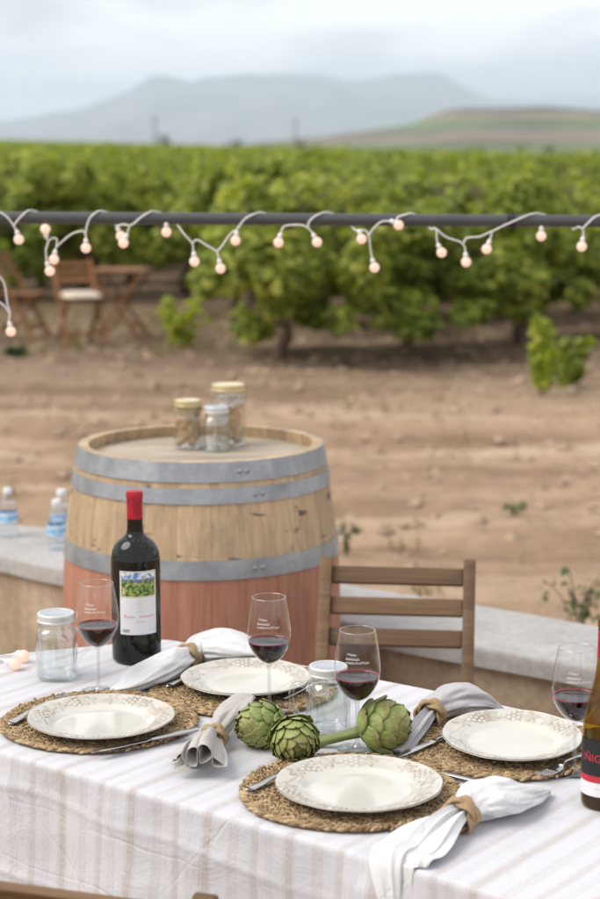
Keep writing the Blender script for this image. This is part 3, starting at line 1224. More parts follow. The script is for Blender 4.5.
def over(u0, v0, u1, v1):
    """over the rail: up its front and across its top to the back"""
    return [wpt(u0, v0, -0.021), wpt((u0 + u1) / 2, v1 + 1.2, -0.012), wpt(u1, v1, 0.004), wpt(u1 + 10, v1 + 3, 0.021), wpt(u1 + 16, 220, 0.026)]


wire([wpt(-60, 222, .02), wpt(-40, 212, .004), wpt(-25, 209, -.012), wpt(-5, 210.5, -.016), wpt(6, 216, -0.022)] + W((12, 223), (15, 228)) + [bulb(19, 239.5, 17.5, 233)])
wire(W((14, 226), (18, 220)) + over(23, 215, 31, 210.5))
wire([wpt(42, 220, .024), wpt(44, 226, .004), bulb(45.5, 229, 46.5, 236)] + W((48.5, 241), (46, 250), (46.5, 258)) + [bulb(50, 271, 47.8, 265)])
wire(W((48.5, 241), (53, 238), (57, 239.5), (56.5, 247)) + [bulb(54, 259.5, 55, 253)])
wire(W((56.5, 247), (63, 241), (72, 234), (82, 231), (85.5, 234)) + [bulb(86, 248, 86, 241)])
wire(W((85.5, 234), (87, 226), (89.5, 219)) + over(93, 215, 101, 211))
wire([wpt(113, 220, .024), wpt(116, 225, -.004), bulb(121, 236, 118.5, 230, -.01)])
wire(W((117, 226), (123, 224.5), (129, 226), (128, 231)) + [bulb(123.5, 243, 126, 237)])
wire(W((129, 226), (134, 223.5), (139, 219)) + over(144, 215.5, 154, 211.5))
wire([wpt(166, 222, .02), wpt(166, 224, .0), bulb(166.5, 232, 166.3, 225.5, -.01)])
wire([wpt(174, 222, .02), wpt(178, 225.5, -.01)] + W((184, 234), (192, 243), (193.3, 250)) + [bulb(194.5, 261.5, 194, 255)])
wire(W((192, 244), (197, 240), (206, 245), (216, 251), (218.5, 257)) + [bulb(220.5, 268.5, 219.5, 262)])
wire(W((217, 252), (222, 246), (228, 237), (234, 231), (237, 233)) + [bulb(235.5, 240.5, 236.3, 235)])
wire(W((236, 231), (240, 225), (245, 219)) + over(250, 216, 261, 212.5))
wire(W((300, 225), (292, 225), (284, 226.5), (281, 232)) + [bulb(278.5, 242.5, 280, 236)])
wire(W((300, 225), (305, 226), (310, 230)) + [bulb(317, 242, 314, 236)])
wire(W((308, 228), (309, 222)) + over(314, 217, 327, 212.5))
wire([wpt(350, 222, .02), wpt(353, 228, -.01)] + W((358, 231),) + [bulb(361.5, 239, 360, 233)])
wire(W((358, 230), (366, 231), (369, 238), (370.5, 250)) + [bulb(374.5, 267.5, 372.5, 260)])
wire(W((368, 237), (373, 229), (381, 222), (390, 221)) + [bulb(398.5, 225, 394, 222.5)])
wire(W((395, 222), (398, 217)) + over(401, 216, 411, 213.5))
wire([wpt(428, 223, .02), wpt(430, 228.5, -.01)] + W((436, 229), (436.5, 238)) + [bulb(441.5, 252.5, 438.7, 246)])
wire(W((437, 229.5), (446, 237), (460, 242), (464.5, 247)) + [bulb(466, 262, 465.4, 254)])
wire(W((463.5, 243), (467, 238), (480, 236.5), (491, 232), (490.5, 237)) + [bulb(486.5, 249, 488.8, 242.5)])
wire(W((491, 232), (503, 226), (512, 222)) + over(521, 218, 538, 213.5))
wire([wpt(540, 222, .02), wpt(541, 226, -.005), bulb(541, 236, 541.2, 229.5, -.012)])
wire([wpt(570, 223, .02), wpt(573, 229, -.01)] + W((579, 227), (583, 231)) + [bulb(581.5, 246.5, 582.4, 240)])
wire(W((582, 229), (588, 223)) + over(594, 217.5, 608, 213.5))
wire([wpt(-70, 221, .02), wpt(-62, 224, -.02)] + W((-40, 250), (-14, 265), (0, 277), (5, 286), (7.5, 303), (10, 313), (9, 321)) + [bulb(11, 331.5, 10, 325)])
wire(W((-55, 232), (-30, 285), (-8, 298), (2, 304), (7, 309), (10, 314)))
wmb.build('wire', MAT['wire'], strg)

# ------------------------------------------------------------------ table and striped cloth
TZ = 0.75


def tp(u, v):
    p = at(u, v, TZ)
    return Vector((p.x, p.y))


nearA, nearB = tp(0, 748), tp(430, 871)
AL = (nearB - nearA).normalized()            # along the table
AC = Vector((-AL.y, AL.x))                   # across, away from the camera
farC = tp(165, 639)
chamf = tp(-18, 657)
W_T = (tp(420, 688) - nearA).dot(AC)


def TW(s, d):
    p = nearA + AL * s + AC * d
    return (p.x, p.y)


def ST(p):
    q = Vector((p[0], p[1])) - nearA
    return q.dot(AL), q.dot(AC)


s1, d1 = ST(farC)
s2, d2 = ST(chamf)
S_END = 1.75
SL = s2 - 0.10
poly = [(SL, 0.0), (S_END, 0.0), (S_END, W_T), (ST(tp(420, 688))[0], W_T), (s1, d1), (s2, d2), (SL, d2 - 0.12)]


def rounded(poly, r, step):
    n = len(poly)
    res = []
    for i in range(n):
        a, b, c = (Vector(poly[i - 1]), Vector(poly[i]), Vector(poly[(i + 1) % n]))
        u, v = (a - b).normalized(), (c - b).normalized()
        ang = math.acos(max(-1, min(1, u.dot(v))))
        if ang > R(172):
            res.append(b)
            continue
        t = min(r / math.tan(ang / 2), 0.4 * (a - b).length, 0.4 * (c - b).length)
        p0, p1 = b + u * t, b + v * t
        for k in range(7):
            q = k / 6
            res.append(p0 * (1 - q) ** 2 + b * 2 * q * (1 - q) + p1 * q * q)
    # resample
    L_ = [(res[(i + 1) % len(res)] - res[i]).length for i in range(len(res))]
    tot = sum(L_)
    m = int(tot / step)
    o, i, acc = [], 0, 0.0
    for k in range(m):
        d = tot * k / m
        while acc + L_[i] < d:
            acc += L_[i]
            i += 1
        o.append(res[i] + (res[(i + 1) % len(res)] - res[i]) * ((d - acc) / max(L_[i], 1e-9)))
    return o


outl = rounded(poly, 0.05, 0.011)
n = len(outl)
cen = Vector((sum(p.x for p in outl) / n, sum(p.y for p in outl) / n))
nrm = []
for i in range(n):
    t_ = (outl[(i + 1) % n] - outl[i - 1]).normalized()
    nrm.append(Vector((t_.y, -t_.x)))


def crease(s, d):
    """ironing creases: a few long fold lines, raised a little"""
    h = 0.0
    for (a, b, c_, w_, am) in ((0.02, 1.0, 0.17, 0.006, 0.0025), (0.9, 0.03, 0.45, 0.006, 0.002), (1.0, -0.02, 0.95, 0.006, 0.002)):
        q = a * s + b * d - c_
        h += am * math.exp(-(q / w_) ** 2)
    return h


rows, uvs = [], []
NR = 46
for k in range(NR):
    q = 1 - (1 - (k + 0.5) / NR) ** 1.25 if k < NR - 1 else 1.0
    row, ur = [], []
    for i in range(n):
        p = cen + (outl[i] - cen) * q
        z = TZ - 0.0012 + 0.0012 * nz(p.x * 6, p.y * 6, 1) + crease(p.x, p.y) * 0.35 - 0.0006
        x, y = TW(p.x, p.y)
        row.append((x, y, z))
        ur.append((p.x, p.y))
    rows.append(row)
    uvs.append(ur)
RR = 0.011
DROP = 0.46
prev_len = 0
nd = 78
for k in range(1, nd + 1):
    dist = (DROP + RR * PI / 2) * k / nd
    row, ur = [], []
    for i in range(n):
        p, nn = outl[i], nrm[i]
        if dist < RR * PI / 2:
            a = dist / RR
            o_, z = RR * math.sin(a), -RR * (1 - math.cos(a))
        else:
            o_, z = RR, -RR - (dist - RR * PI / 2)
        dd = -z
        arc = i * 0.011
        gro = min(dd / 0.05, 1) ** 1.3
        f_ = 0.026 * nz(arc * 3.1, dd * 1.2, 5) * (0.35 + dd / 0.3) + 0.014 * nz(arc * 8.5, dd * 1.8, 8)
        f_ += 0.004 * nz(arc * 3 + dd * 14, arc * 5 - dd * 6, 3)
        # long ironing creases and a few pinched ones
        for (c0, sl, w_, am) in ((0.085, 0.022, 0.006, 0.0022), (0.215, -0.02, 0.006, 0.0026), (0.34, 0.01, 0.006, 0.002)):
            q = dd - c0 - sl * math.sin(arc * 2.2 + c0 * 40) - 0.012 * nz(arc * 5, c0 * 9, 2)
            f_ += am * math.exp(-(q / w_) ** 2) * (0.4 + 0.9 * max(0, nz(arc * 2.5, c0 * 31, 7) + 0.35))
        f_ += 0.007 * math.exp(-(((arc * 1.0) % 0.43 - 0.2 - dd * 0.35) / 0.010) ** 2) * math.exp(-((dd - 0.09) / 0.06) ** 2)
        o_ += gro * (f_ + 0.012 * dd / 0.3)
        x, y = TW(p.x + nn.x * o_, p.y + nn.y * o_)
        row.append((x, y, TZ + z))
        ur.append((p.x + nn.x * dist, p.y + nn.y * dist))
    rows.append(row)
    uvs.append(ur)
mb = MB().grid(rows, closed_u=True)
mb.v.append((*TW(cen.x, cen.y), TZ - 0.0015))
mb.f += [(len(mb.v) - 1, i, (i + 1) % n) for i in range(n)]
uvs.append([(cen.x, cen.y)])
T = NT('striped_linen')
uvn = T.n('ShaderNodeUVMap')
sepu = T.n('ShaderNodeSeparateXYZ')
T.l(uvn.outputs[0], sepu.inputs[0])
wob = T.noise(uvn.outputs[0], 2.5, 2)
sx = T.math('ADD', sepu.outputs[0], T.math('MULTIPLY', wob, 0.012))
per = T.math('FRACT', T.math('MULTIPLY', T.math('ADD', sx, 5.0), 1 / 0.172))
stp = []
WH, BE, BE2 = 0.0, 1.0, 0.62
segs = [(0.0, 0.02, .5), (0.02, 0.03, WH), (0.03, 0.125, .95), (0.125, 0.135, WH), (0.135, 0.15, .5), (0.15, 0.34, WH)]
for k in range(5):
    a0 = 0.34 + k * 0.027
    segs += [(a0, a0 + 0.012, .7), (a0 + 0.012, a0 + 0.027, WH)]
segs += [(0.475, 0.60, WH), (0.60, 0.615, .35), (0.615, 0.625, WH), (0.625, 0.70, .65), (0.70, 0.80, WH)]
for k in range(3):
    a0 = 0.80 + k * 0.03
    segs += [(a0, a0 + 0.012, .55), (a0 + 0.012, a0 + 0.03, WH)]
segs += [(0.89, 1.0, WH)]
segs = [(a_, v_) for a_, b_, v_ in segs]
st = T.ramp(per, segs, 'CONSTANT')
wv = T.noise(T.coord('UV', (500, 60, 1)), 1.0, 3, 0.6)
wv2 = T.noise(T.coord('UV', (60, 500, 1)), 1.0, 3, 0.6)
weave = T.math('MULTIPLY', T.math('ADD', wv, wv2), 0.5)
stc = T.math('MULTIPLY', st, T.ramp(T.noise(T.coord('UV', (30, 140, 1)), 1.0, 3), [(0.3, 0.34), (0.7, 0.66)]))
c = T.mix(stc, (0.60, 0.60, 0.64), (0.40, 0.325, 0.275))
c = T.mix(1.0, c, T.ramp(weave, [(0.3, 0.93), (0.7, 1.04)]), 'MULTIPLY')
wr = T.noise(T.coord('UV', (9, 6, 1)), 1.0, 5, 0.6, 1.2)
wr2 = T.noise(T.coord('UV', (26, 34, 1)), 1.0, 4, 0.6, 0.6)
def crease_line(a_, b_, c_, wd_, seed_):
    wob_ = T.math('MULTIPLY', T.math('SUBTRACT', T.noise(T.coord('UV', (1, 1, 1), (seed_, 0, 0)), 5.0, 3, 0.5), 0.5), 0.05)
    q_ = T.math('ADD', T.math('ADD', T.math('MULTIPLY', sepu.outputs[0], a_), T.math('MULTIPLY', sepu.outputs[1], b_)), T.math('ADD', wob_, c_))
    q_ = T.math('DIVIDE', T.math('ABSOLUTE', q_), wd_)
    msk_ = T.ramp(T.noise(T.coord('UV', (1, 1, 1), (0, seed_, 0)), 4.0, 2, 0.5), [(0.38, 0.15), (0.6, 1.0)])
    return T.math('MULTIPLY', T.math('POWER', T.math('SUBTRACT', 1.0, q_, True), 1.5), msk_)


cz = crease_line(0.05, 1.0, 0.085, 0.005, 1.0)
for args_ in ((0.02, 1.0, 0.20, 0.005, 2.0), (-0.03, 1.0, 0.265, 0.004, 7.0), (0.6, 0.8, 0.03, 0.005, 3.0), (-0.75, 0.65, 0.42, 0.005, 4.0), (1.0, 0.15, -0.28, 0.005, 5.0), (1.0, 0.1, -0.83, 0.005, 6.0), (0.03, 1.0, -0.36, 0.004, 8.0)):
    cz = T.math('ADD', cz, crease_line(*args_))
bsum = T.math('ADD', T.math('ADD', T.math('MULTIPLY', wr, 1.0), T.math('MULTIPLY', cz, 0.17)), T.math('ADD', T.math('MULTIPLY', wr2, 0.25), T.math('MULTIPLY', weave, 0.05)))
linen = T.end(T.pbr(c, 0.88, 0, T.bump(bsum, 0.45, 0.012), 0.15, Sheen_Weight=0.35))
me = mb.mesh('tablecloth', linen)
uvl = me.uv_layers.new(name='UVMap')
flat = [q for ur in uvs for q in ur]
li = np.zeros(len(me.loops), dtype=np.int32)
me.loops.foreach_get('vertex_index', li)
uvl.data.foreach_set('uv', np.array([(p[0], p[1]) for p in flat])[li].ravel())
tag(link('tablecloth', me), 'white linen cloth with beige stripes hanging over the table edge', 'tablecloth')
mdn = thing('dining_table', 'long wooden table under the striped white cloth', 'table', (0, 0, 0))
mdw = MAT['chair_wood']
ins = [Vector((cen.x + (p.x - cen.x) * 0.985, cen.y + (p.y - cen.y) * 0.975)) for p in outl[::6]]
ni = len(ins)
vv = [(*TW(p.x, p.y), TZ - 0.006) for p in ins] + [(*TW(p.x, p.y), TZ - 0.034) for p in ins]
MB().add(vv, [tuple(range(ni)), tuple(range(ni, 2 * ni))[::-1]] + [(i, (i + 1) % ni, (i + 1) % ni + ni, i + ni) for i in range(ni)]).build('tabletop', mdw, mdn, False)
for s_ in (SL + 0.15, S_END - 0.12):
    for d_ in (0.09, W_T - 0.12):
        x, y = TW(s_, d_)
        MB().beam((x, y, 0), (x, y, TZ - 0.034), 0.06, 0.06, (AL.x, AL.y, 0), 0.004).build('leg', mdw, mdn, False)

# ------------------------------------------------------------------ woven mats
MATR = 0.191
T = NT('seagrass')
geo = T.n('ShaderNodeNewGeometry')
ng = T.noise(T.coord('Object', (1, 1, 1)), 160, 4, 0.6)
c = T.ramp(geo.outputs['Random Per Island'], [(0, (0.21, 0.135, 0.066)), (1, (0.54, 0.40, 0.235)), (0.5, (0.37, 0.255, 0.138))])
c = T.mix(1.0, c, T.ramp(ng, [(0.3, 0.72), (0.7, 1.18)]), 'MULTIPLY')
MAT['seagrass'] = T.end(T.pbr(c, 0.78, 0, T.bump(ng, 0.4, 0.002), 0.3))


def mat_mesh(seed):
    rr = random.Random(seed)
    mb = MB()
    pitch = 0.0088
    nring = int(MATR / pitch)
    ico = []
    for (lat, nn) in ((-1, 1), (-0.45, 5), (0.45, 5), (1, 1)):
        for k in range(nn):
            a = TAU * k / 5
            r = math.sqrt(max(0, 1 - lat * lat))
            ico.append((lat, r * math.cos(a), r * math.sin(a)))
    fcs = [(0, 1 + k, 1 + (k + 1) % 5) for k in range(5)] + [(1 + k, 6 + k, 6 + (k + 1) % 5, 1 + (k + 1) % 5) for k in range(5)] + [(11, 6 + (k + 1) % 5, 6 + k) for k in range(5)]
    for k in range(1, nring + 1):
        r = k * pitch - pitch * 0.35
        last = k == nring
        m = max(5, int(TAU * r / (0.0085 if not last else 0.010)))
        ph = rr.uniform(0, TAU)
        for j in range(m):
            a = ph + TAU * j / m
            for side in (-1, 1):
                aa = a + side * 0.25 * TAU / m
                rc = r + side * pitch * 0.23 + rr.gauss(0, 0.0007) + (0.002 * math.sin(aa * 5 + seed) if last else 0)
                tilt = side * R(38) + rr.gauss(0, 0.18)
                if last:
                    tilt = R(30) + rr.gauss(0, .15)
                lx, ly, lz = 0.0096, 0.0027, 0.0027
                if last:
                    lx, ly, lz = 0.0125, 0.0036, 0.0036
                s = rr.uniform(.85, 1.15)
                cx, cy_ = rc * math.cos(aa), rc * math.sin(aa)
                tx, ty = -math.sin(aa + tilt), math.cos(aa + tilt)
                zc = 0.0052 + rr.gauss(0, 0.0006) + 0.0008 * side * (1 if j % 2 else -1)
                pit = rr.gauss(0, 0.14)
                vs = []
                for (p, q, t_) in ico:
                    x, y, z = p * lx * s, q * ly * s, t_ * lz * s
                    z += pit * x
                    vs.append((cx + tx * x - ty * y, cy_ + ty * x + tx * y, zc + z))
                mb.add(vs, fcs)
    return mb.mesh('braided_coil', MAT['seagrass'])


mat_mes = [mat_mesh(2), mat_mesh(9)]
backing = MB().lathe([(MATR - 0.006, 0.0008), (MATR - 0.005, 0.004), (0.001, 0.0042)], 64).mesh('backing', plain('mat_core', (0.16, 0.10, 0.05), 0.9))
MT = 0.0085
mats = []
for k, (u, v, lab) in enumerate(((99, 722.5, 'round woven seagrass mat beside the glass handled jar'),
                                 (243, 690, 'round woven seagrass mat between the magnum bottle and the artichokes'),
                                 (349, 793, 'round woven seagrass mat at the table edge, by the hanging white napkin'),
                                 (502, 747, 'round woven seagrass mat beside the red capped wine bottle with a black label'))):
    p = at(u, v, TZ)
    t = thing('placemat', lab, 'placemat', (p.x, p.y, TZ + 0.0005), 1.3 * k, 'woven mats under the plates')
    o = link('braided_coil', mat_mes[k % 2], t)
    o['kind'] = 'stuff'
    link('backing', backing, t)
    mats.append(t)

# ------------------------------------------------------------------ plates


def plate_mesh(D, seed):
    rs = np.random.RandomState(seed)
    na, nr = 420, 46
    Rm = D / 2
    prof = [(0.0, 0.0045), (0.30, 0.0045), (0.58, 0.0048), (0.62, 0.0058), (0.66, 0.0082), (0.70, 0.0112), (0.75, 0.0140), (0.85, 0.0175), (0.95, 0.0215), (0.985, 0.0230), (1.0, 0.0228)]
    px, pz = [p[0] for p in prof], [p[1] for p in prof]
    q = np.concatenate([np.linspace(0.02, 0.58, 8), np.linspace(0.60, 1.0, nr - 8)])
    A = np.linspace(0, TAU, na, endpoint=False)
    QQ, AA = np.meshgrid(q, A, indexing='ij')
    H = np.zeros_like(QQ)
    Gz = np.zeros_like(QQ)
    arc = AA * Rm * 0.86
    rad = QQ * Rm
    circ = TAU * Rm * 0.86

    def dx(a0):
        d = (arc - a0 + circ / 2) % circ - circ / 2
        return d
    nm = 6
    for k in range(nm):
        a0 = circ * (k + 0.5 * rs.rand()) / nm
        r0 = Rm * (0.845 + 0.03 * rs.randn() * 0.3)
        # grape bunch
        for row in range(4):
            for j in range(4 - row):
                gx = a0 + (row - 1.2) * 0.0090
                gy = r0 + (j - (3 - row) / 2) * 0.0098
                d2 = (dx(gx) ** 2 + (rad - gy) ** 2) / 0.0053 ** 2
                hb = np.sqrt(np.clip(1 - d2, 0, 1))
                H = np.maximum(H, hb * 0.0022)
                Gz = np.maximum(Gz, np.exp(-((np.sqrt(d2) - 1.05) / 0.28) ** 2))
        # leaves on either side
        for sgn in (1, -1):
            la, lr = a0 + sgn * 0.036 + rs.randn() * .002, r0 + rs.randn() * 0.003
            ddx, ddy = dx(la), rad - lr
            th = np.arctan2(ddy, ddx) + rs.rand() * 6
            rr_ = np.hypot(ddx, ddy)
            lim = 0.0170 * (0.72 + 0.28 * np.cos(5 * th))
            ins_ = np.clip((lim - rr_) / 0.003, 0, 1)
            H = np.maximum(H, ins_ * 0.0016 * (0.75 + 0.25 * np.cos(10 * th)))
            Gz = np.maximum(Gz, np.exp(-((rr_ - lim) / 0.0022) ** 2) * 0.9)
            Gz = np.maximum(Gz, ins_ * 0.42)
            Gz = np.maximum(Gz, ins_ * 0.7 * np.exp(-(np.sin(2.5 * th) / 0.25) ** 2))
        # winding stem
    st = np.abs(rad - Rm * (0.86 + 0.055 * np.sin(AA * nm + 1.0)))
    H = np.maximum(H, 0.001 * np.clip(1 - st / 0.0016, 0, 1))
    Gz = np.maximum(Gz, 0.6 * np.exp(-((st - 0.0018) / 0.0013) ** 2))
    Gz = np.maximum(Gz, 0.22 * (1 - np.clip(H / 0.0009, 0, 1)))
    msk = np.clip((QQ - 0.705) / 0.03, 0, 1) * np.clip((0.985 - QQ) / 0.02, 0, 1)
    H *= msk
    Gz *= msk
    Gz = np.maximum(Gz, 0.75 * np.clip((QQ - 0.985) / 0.012, 0, 1))
    sc_ = 1 + 0.004 * np.cos(AA * 12) * np.clip((QQ - 0.9) / 0.1, 0, 1) + 0.006 * np.cos(AA * 3 + seed) * np.clip((QQ - .8) / .2, 0, 1)
    X = rad * sc_ * np.cos(AA)
    Y = rad * sc_ * np.sin(AA)
    Z = np.interp(QQ, px, pz) + H + 0.0008 * np.sin(AA * 2 + seed) * np.clip((QQ - .7) / .3, 0, 1)
    P = np.stack([X, Y, Z], -1)
    mb = MB()
    mb.grid(P.tolist(), closed_u=True)
    # underside
    sca = 1 + 0.004 * np.cos(A * 12)
    und = []
    for r_, z_ in ((1.0, 0.0205), (0.94, 0.0160), (0.80, 0.0110), (0.66, 0.0040), (0.60, 0.0), (0.57, 0.0), (0.55, 0.002)):
        kk = sca if r_ > 0.9 else 1.0
        und.append(np.stack([Rm * r_ * np.cos(A) * kk, Rm * r_ * np.sin(A) * kk, np.full(na, z_)], -1).tolist())
    b0 = len(mb.v)
    mb.grid(und, closed_u=True)
    for i in range(na):
        k = (i + 1) % na
        mb.f.append(((len(q) - 1) * na + i, (len(q) - 1) * na + k, b0 + k, b0 + i)[::-1])
    mb.f.append(tuple(range(na))[::-1])
    mb.f.append(tuple(b0 + 6 * na + i for i in range(na)))
    me = mb.mesh('plate', MAT['stoneware'])
    at_ = me.attributes.new('glaze', 'FLOAT', 'POINT')
    gv = np.concatenate([Gz.ravel(), np.full(na * 7, 0.25)])
    at_.data.foreach_set('value', gv)
    return me


T = NT('stoneware')
att = T.n('ShaderNodeAttribute', attribute_name='glaze')
sp = T.noise(T.coord('Object'), 26, 5, 0.65)
sp2 = T.noise(T.coord('Object'), 9, 3, 0.6)
c = T.ramp(sp2, [(0.3, (0.58, 0.56, 0.505)), (0.7, (0.64, 0.625, 0.575))])
gz_ = T.math('MULTIPLY', att.outputs['Fac'], T.ramp(sp, [(0.33, 0.22), (0.66, 1.0)]))
hue = T.mix(T.ramp(sp2, [(0.45, 0), (0.7, 1)]), (0.20, 0.14, 0.085), (0.29, 0.17, 0.085))
c = T.mix(gz_, c, hue)
MAT['stoneware'] = T.end(T.pbr(c, 0.16, 0, None, 0.5, Coat_Weight=0.3, Coat_Roughness=0.05))
plates = []
for k, (u, v, D, lab, tilt) in enumerate(((101, 715, 0.276, 'cream stoneware plate with embossed grape rim beside the magnum bottle and glass jar', 0),
                                          (246, 676, 0.262, 'cream stoneware plate with embossed grape rim beyond the artichokes', 0),
                                          (359, 781.5, 0.282, 'cream stoneware plate with embossed grape rim by the hanging white napkin', 0),
                                          (511.5, 737, 0.252, 'cream stoneware plate with embossed grape rim beside the black label bottle', 3.0))):
    z0 = TZ + MT
    p = at(u, v, z0 + 0.022)
    o = link('dinner_plate', plate_mesh(D, 3 + k), None, (p.x, p.y, z0 + (0.0065 if tilt else 0)))
    o.rotation_euler = (R(tilt), 0, 0.9 + 1.7 * k if not tilt else 0)
    tag(o, lab, 'plate', 'dinner plates')
    plates.append(o)

# ------------------------------------------------------------------ cutlery


def blade_strip(prof, z=0.0016, arch=0.0):
    """prof: list of (y, half width, height offset)"""
    P = []
    for (y, hw, h) in prof:
        P.append([(-hw, y, h), (-hw * 0.75, y, h + z), (hw * 0.75, y, h + z), (hw, y, h), (hw * 0.75, y, h - z * 0.6), (-hw * .75, y, h - z * 0.6)])
    mb = MB().grid(P, closed_u=True)
    mb.f.append(tuple(range(6)))
    mb.f.append(tuple(len(mb.v) - 6 + i for i in range(6))[::-1])
    return mb


def knife(label, a, b, grp='table knives'):
    """a: end of the handle, b: tip"""
    t = thing('table_knife', label, 'knife', a, math.atan2(b.y - a.y, b.x - a.x) - PI / 2, grp)
    blade_strip([(0.0, 0.0075, 0.003), (0.004, 0.0095, 0.003), (0.04, 0.0085, 0.0032), (0.095, 0.0058, 0.0035), (0.105, 0.0055, 0.0035)], 0.003).build('handle', MAT['steel'], t)
    blade_strip([(0.1052, 0.0055, 0.0035), (0.115, 0.0085, 0.0035), (0.17, 0.0090, 0.0035), (0.205, 0.0070, 0.0035), (0.222, 0.0012, 0.0035)], 0.0008).build('blade', MAT['steel'], t)
    return t


def fork(label, a, b, grp='table forks'):
    t = thing('table_fork', label, 'fork', a, math.atan2(b.y - a.y, b.x - a.x) - PI / 2, grp)
    blade_strip([(0.0, 0.0080, 0.002), (0.004, 0.0105, 0.002), (0.03, 0.0085, 0.003), (0.09, 0.0034, 0.009), (0.115, 0.0032, 0.009), (0.13, 0.006, 0.006)], 0.0018).build('handle', MAT['steel'], t)
    mb = blade_strip([(0.1302, 0.006, 0.006), (0.138, 0.0115, 0.004), (0.150, 0.0125, 0.0022), (0.156, 0.0122, 0.002)], 0.001)
    mb.build('root', MAT['steel'], t)
    for k in range(4):
        m2 = blade_strip([(0.1562, 0.0020, 0.002), (0.175, 0.0017, 0.003), (0.195, 0.0012, 0.0065), (0.199, 0.0004, 0.0075)], 0.0009)
        o = m2.build('tine', MAT['steel'], t)
        o.location.x = -0.0096 + 0.0064 * k
    return t


CZ = TZ + MT + 0.003


def ct(u, v):
    return at(u, v, CZ)


kn = knife('steel table knife on the mat between the grey crumpled napkin and its plate', ct(197, 731), ct(103, 751.5))
fk = fork('steel fork half under the plate beside the glass handled jar', ct(11, 724), ct(60, 700))
knife('steel knife between the white napkin and the plate beyond the artichokes', ct(169, 687), ct(214, 668))
fork('steel fork on the mat behind the two artichokes, beside the mason jar', ct(281, 699), ct(330, 683))
fork('steel fork half under the plate by the hanging white napkin', ct(249, 790.5), ct(310, 766))
knife('steel knife on the mat between two plates, touching the knotted white napkin', at(540, 797, TZ + .003), at(436, 772.5, TZ + .003))
knife('steel knife half under the plate beside the grey napkin, by the round artichoke', ct(466, 729), ct(417, 750))
fork('steel fork in front of the plate beside the black label bottle', ct(600, 750), ct(552, 772))

# ------------------------------------------------------------------ wine glasses
bowl = [(0.0035, 0.0925), (0.010, 0.0945), (0.020, 0.1010), (0.029, 0.1110), (0.0370, 0.1250), (0.0412, 0.1390), (0.0424, 0.1500), (0.0416, 0.1640), (0.0395, 0.1830), (0.0365, 0.2030), (0.0335, 0.2190), (0.0322, 0.2245)]
bw = [tuple(p) for p in catmull(bowl, 44)]
me_bowl = MB().lathe(bw, 56, capb=False, capt=False).mesh('bowl', MAT['glass'])
rim_pts = [(0.0322 * math.cos(TAU * k / 56), 0.0322 * math.sin(TAU * k / 56), 0.2246) for k in range(56)]
me_rim = MB().tube(rim_pts, 0.0009, 6, True).mesh('rim', thin_glass('rim_glass', (0.9, 0.92, 0.92), 2.2, 0.1, 1.0, 0.3))
stem = [(0.0362, 0.0), (0.0370, 0.0008), (0.0362, 0.0016), (0.024, 0.0028), (0.012, 0.0045), (0.006, 0.0085), (0.0040, 0.016), (0.0033, 0.035), (0.0031, 0.065), (0.0036, 0.086), (0.0045, 0.0905), (0.0035, 0.0925)]
me_stem = MB().lathe(stem, 40, capb=True, capt=False).mesh('stem', thin_glass('stem_glass', (0.93, 0.95, 0.95), 1.9, 0.02, 1.0, 0.4))
T = NT('red_wine')
lw = T.n('ShaderNodeLayerWeight')
MAT['wine'] = T.end(T.pbr((0.014, 0.001, 0.003), 0.02, 0, None, 0.2))
MAT['wine_rim'] = T.end(T.pbr((0.30, 0.03, 0.045), 0.05)) if False else plain('wine_edge', (0.26, 0.025, 0.04), 0.1, 0.1)
WL = 0.1385
wp = [(r - 0.0007, z + 0.0006) for r, z in bw if z < WL]
wr_ = np.interp(WL, [z for r, z in bw], [r for r, z in bw]) - 0.0007
wp = [(0.0005, wp[0][1])] + wp + [(wr_, WL - 0.001)]
me_wine = MB().lathe(wp + [(wr_ - 0.0018, WL - 0.0014)], 56, capb=True, capt=True).mesh('wine', MAT['wine'])
me_wine.set_sharp_from_angle(angle=R(40))
me_edge = MB().lathe([(wr_, WL - 0.0010), (wr_, WL + 0.0014), (wr_ - 0.0016, WL - 0.0012)], 56, capb=False, capt=False).mesh('wine_edge', MAT['wine_rim'])
T = NT('etched_white')
etp = T.pbr((0.85, 0.85, 0.85), 0.7)
ett = T.n('ShaderNodeBsdfTransparent')
etm = T.n('ShaderNodeMixShader')
etm.inputs[0].default_value = 0.6
T.l(ett.outputs[0], etm.inputs[1])
T.l(etp, etm.inputs[2])
etched = T.end(etm.outputs[0])


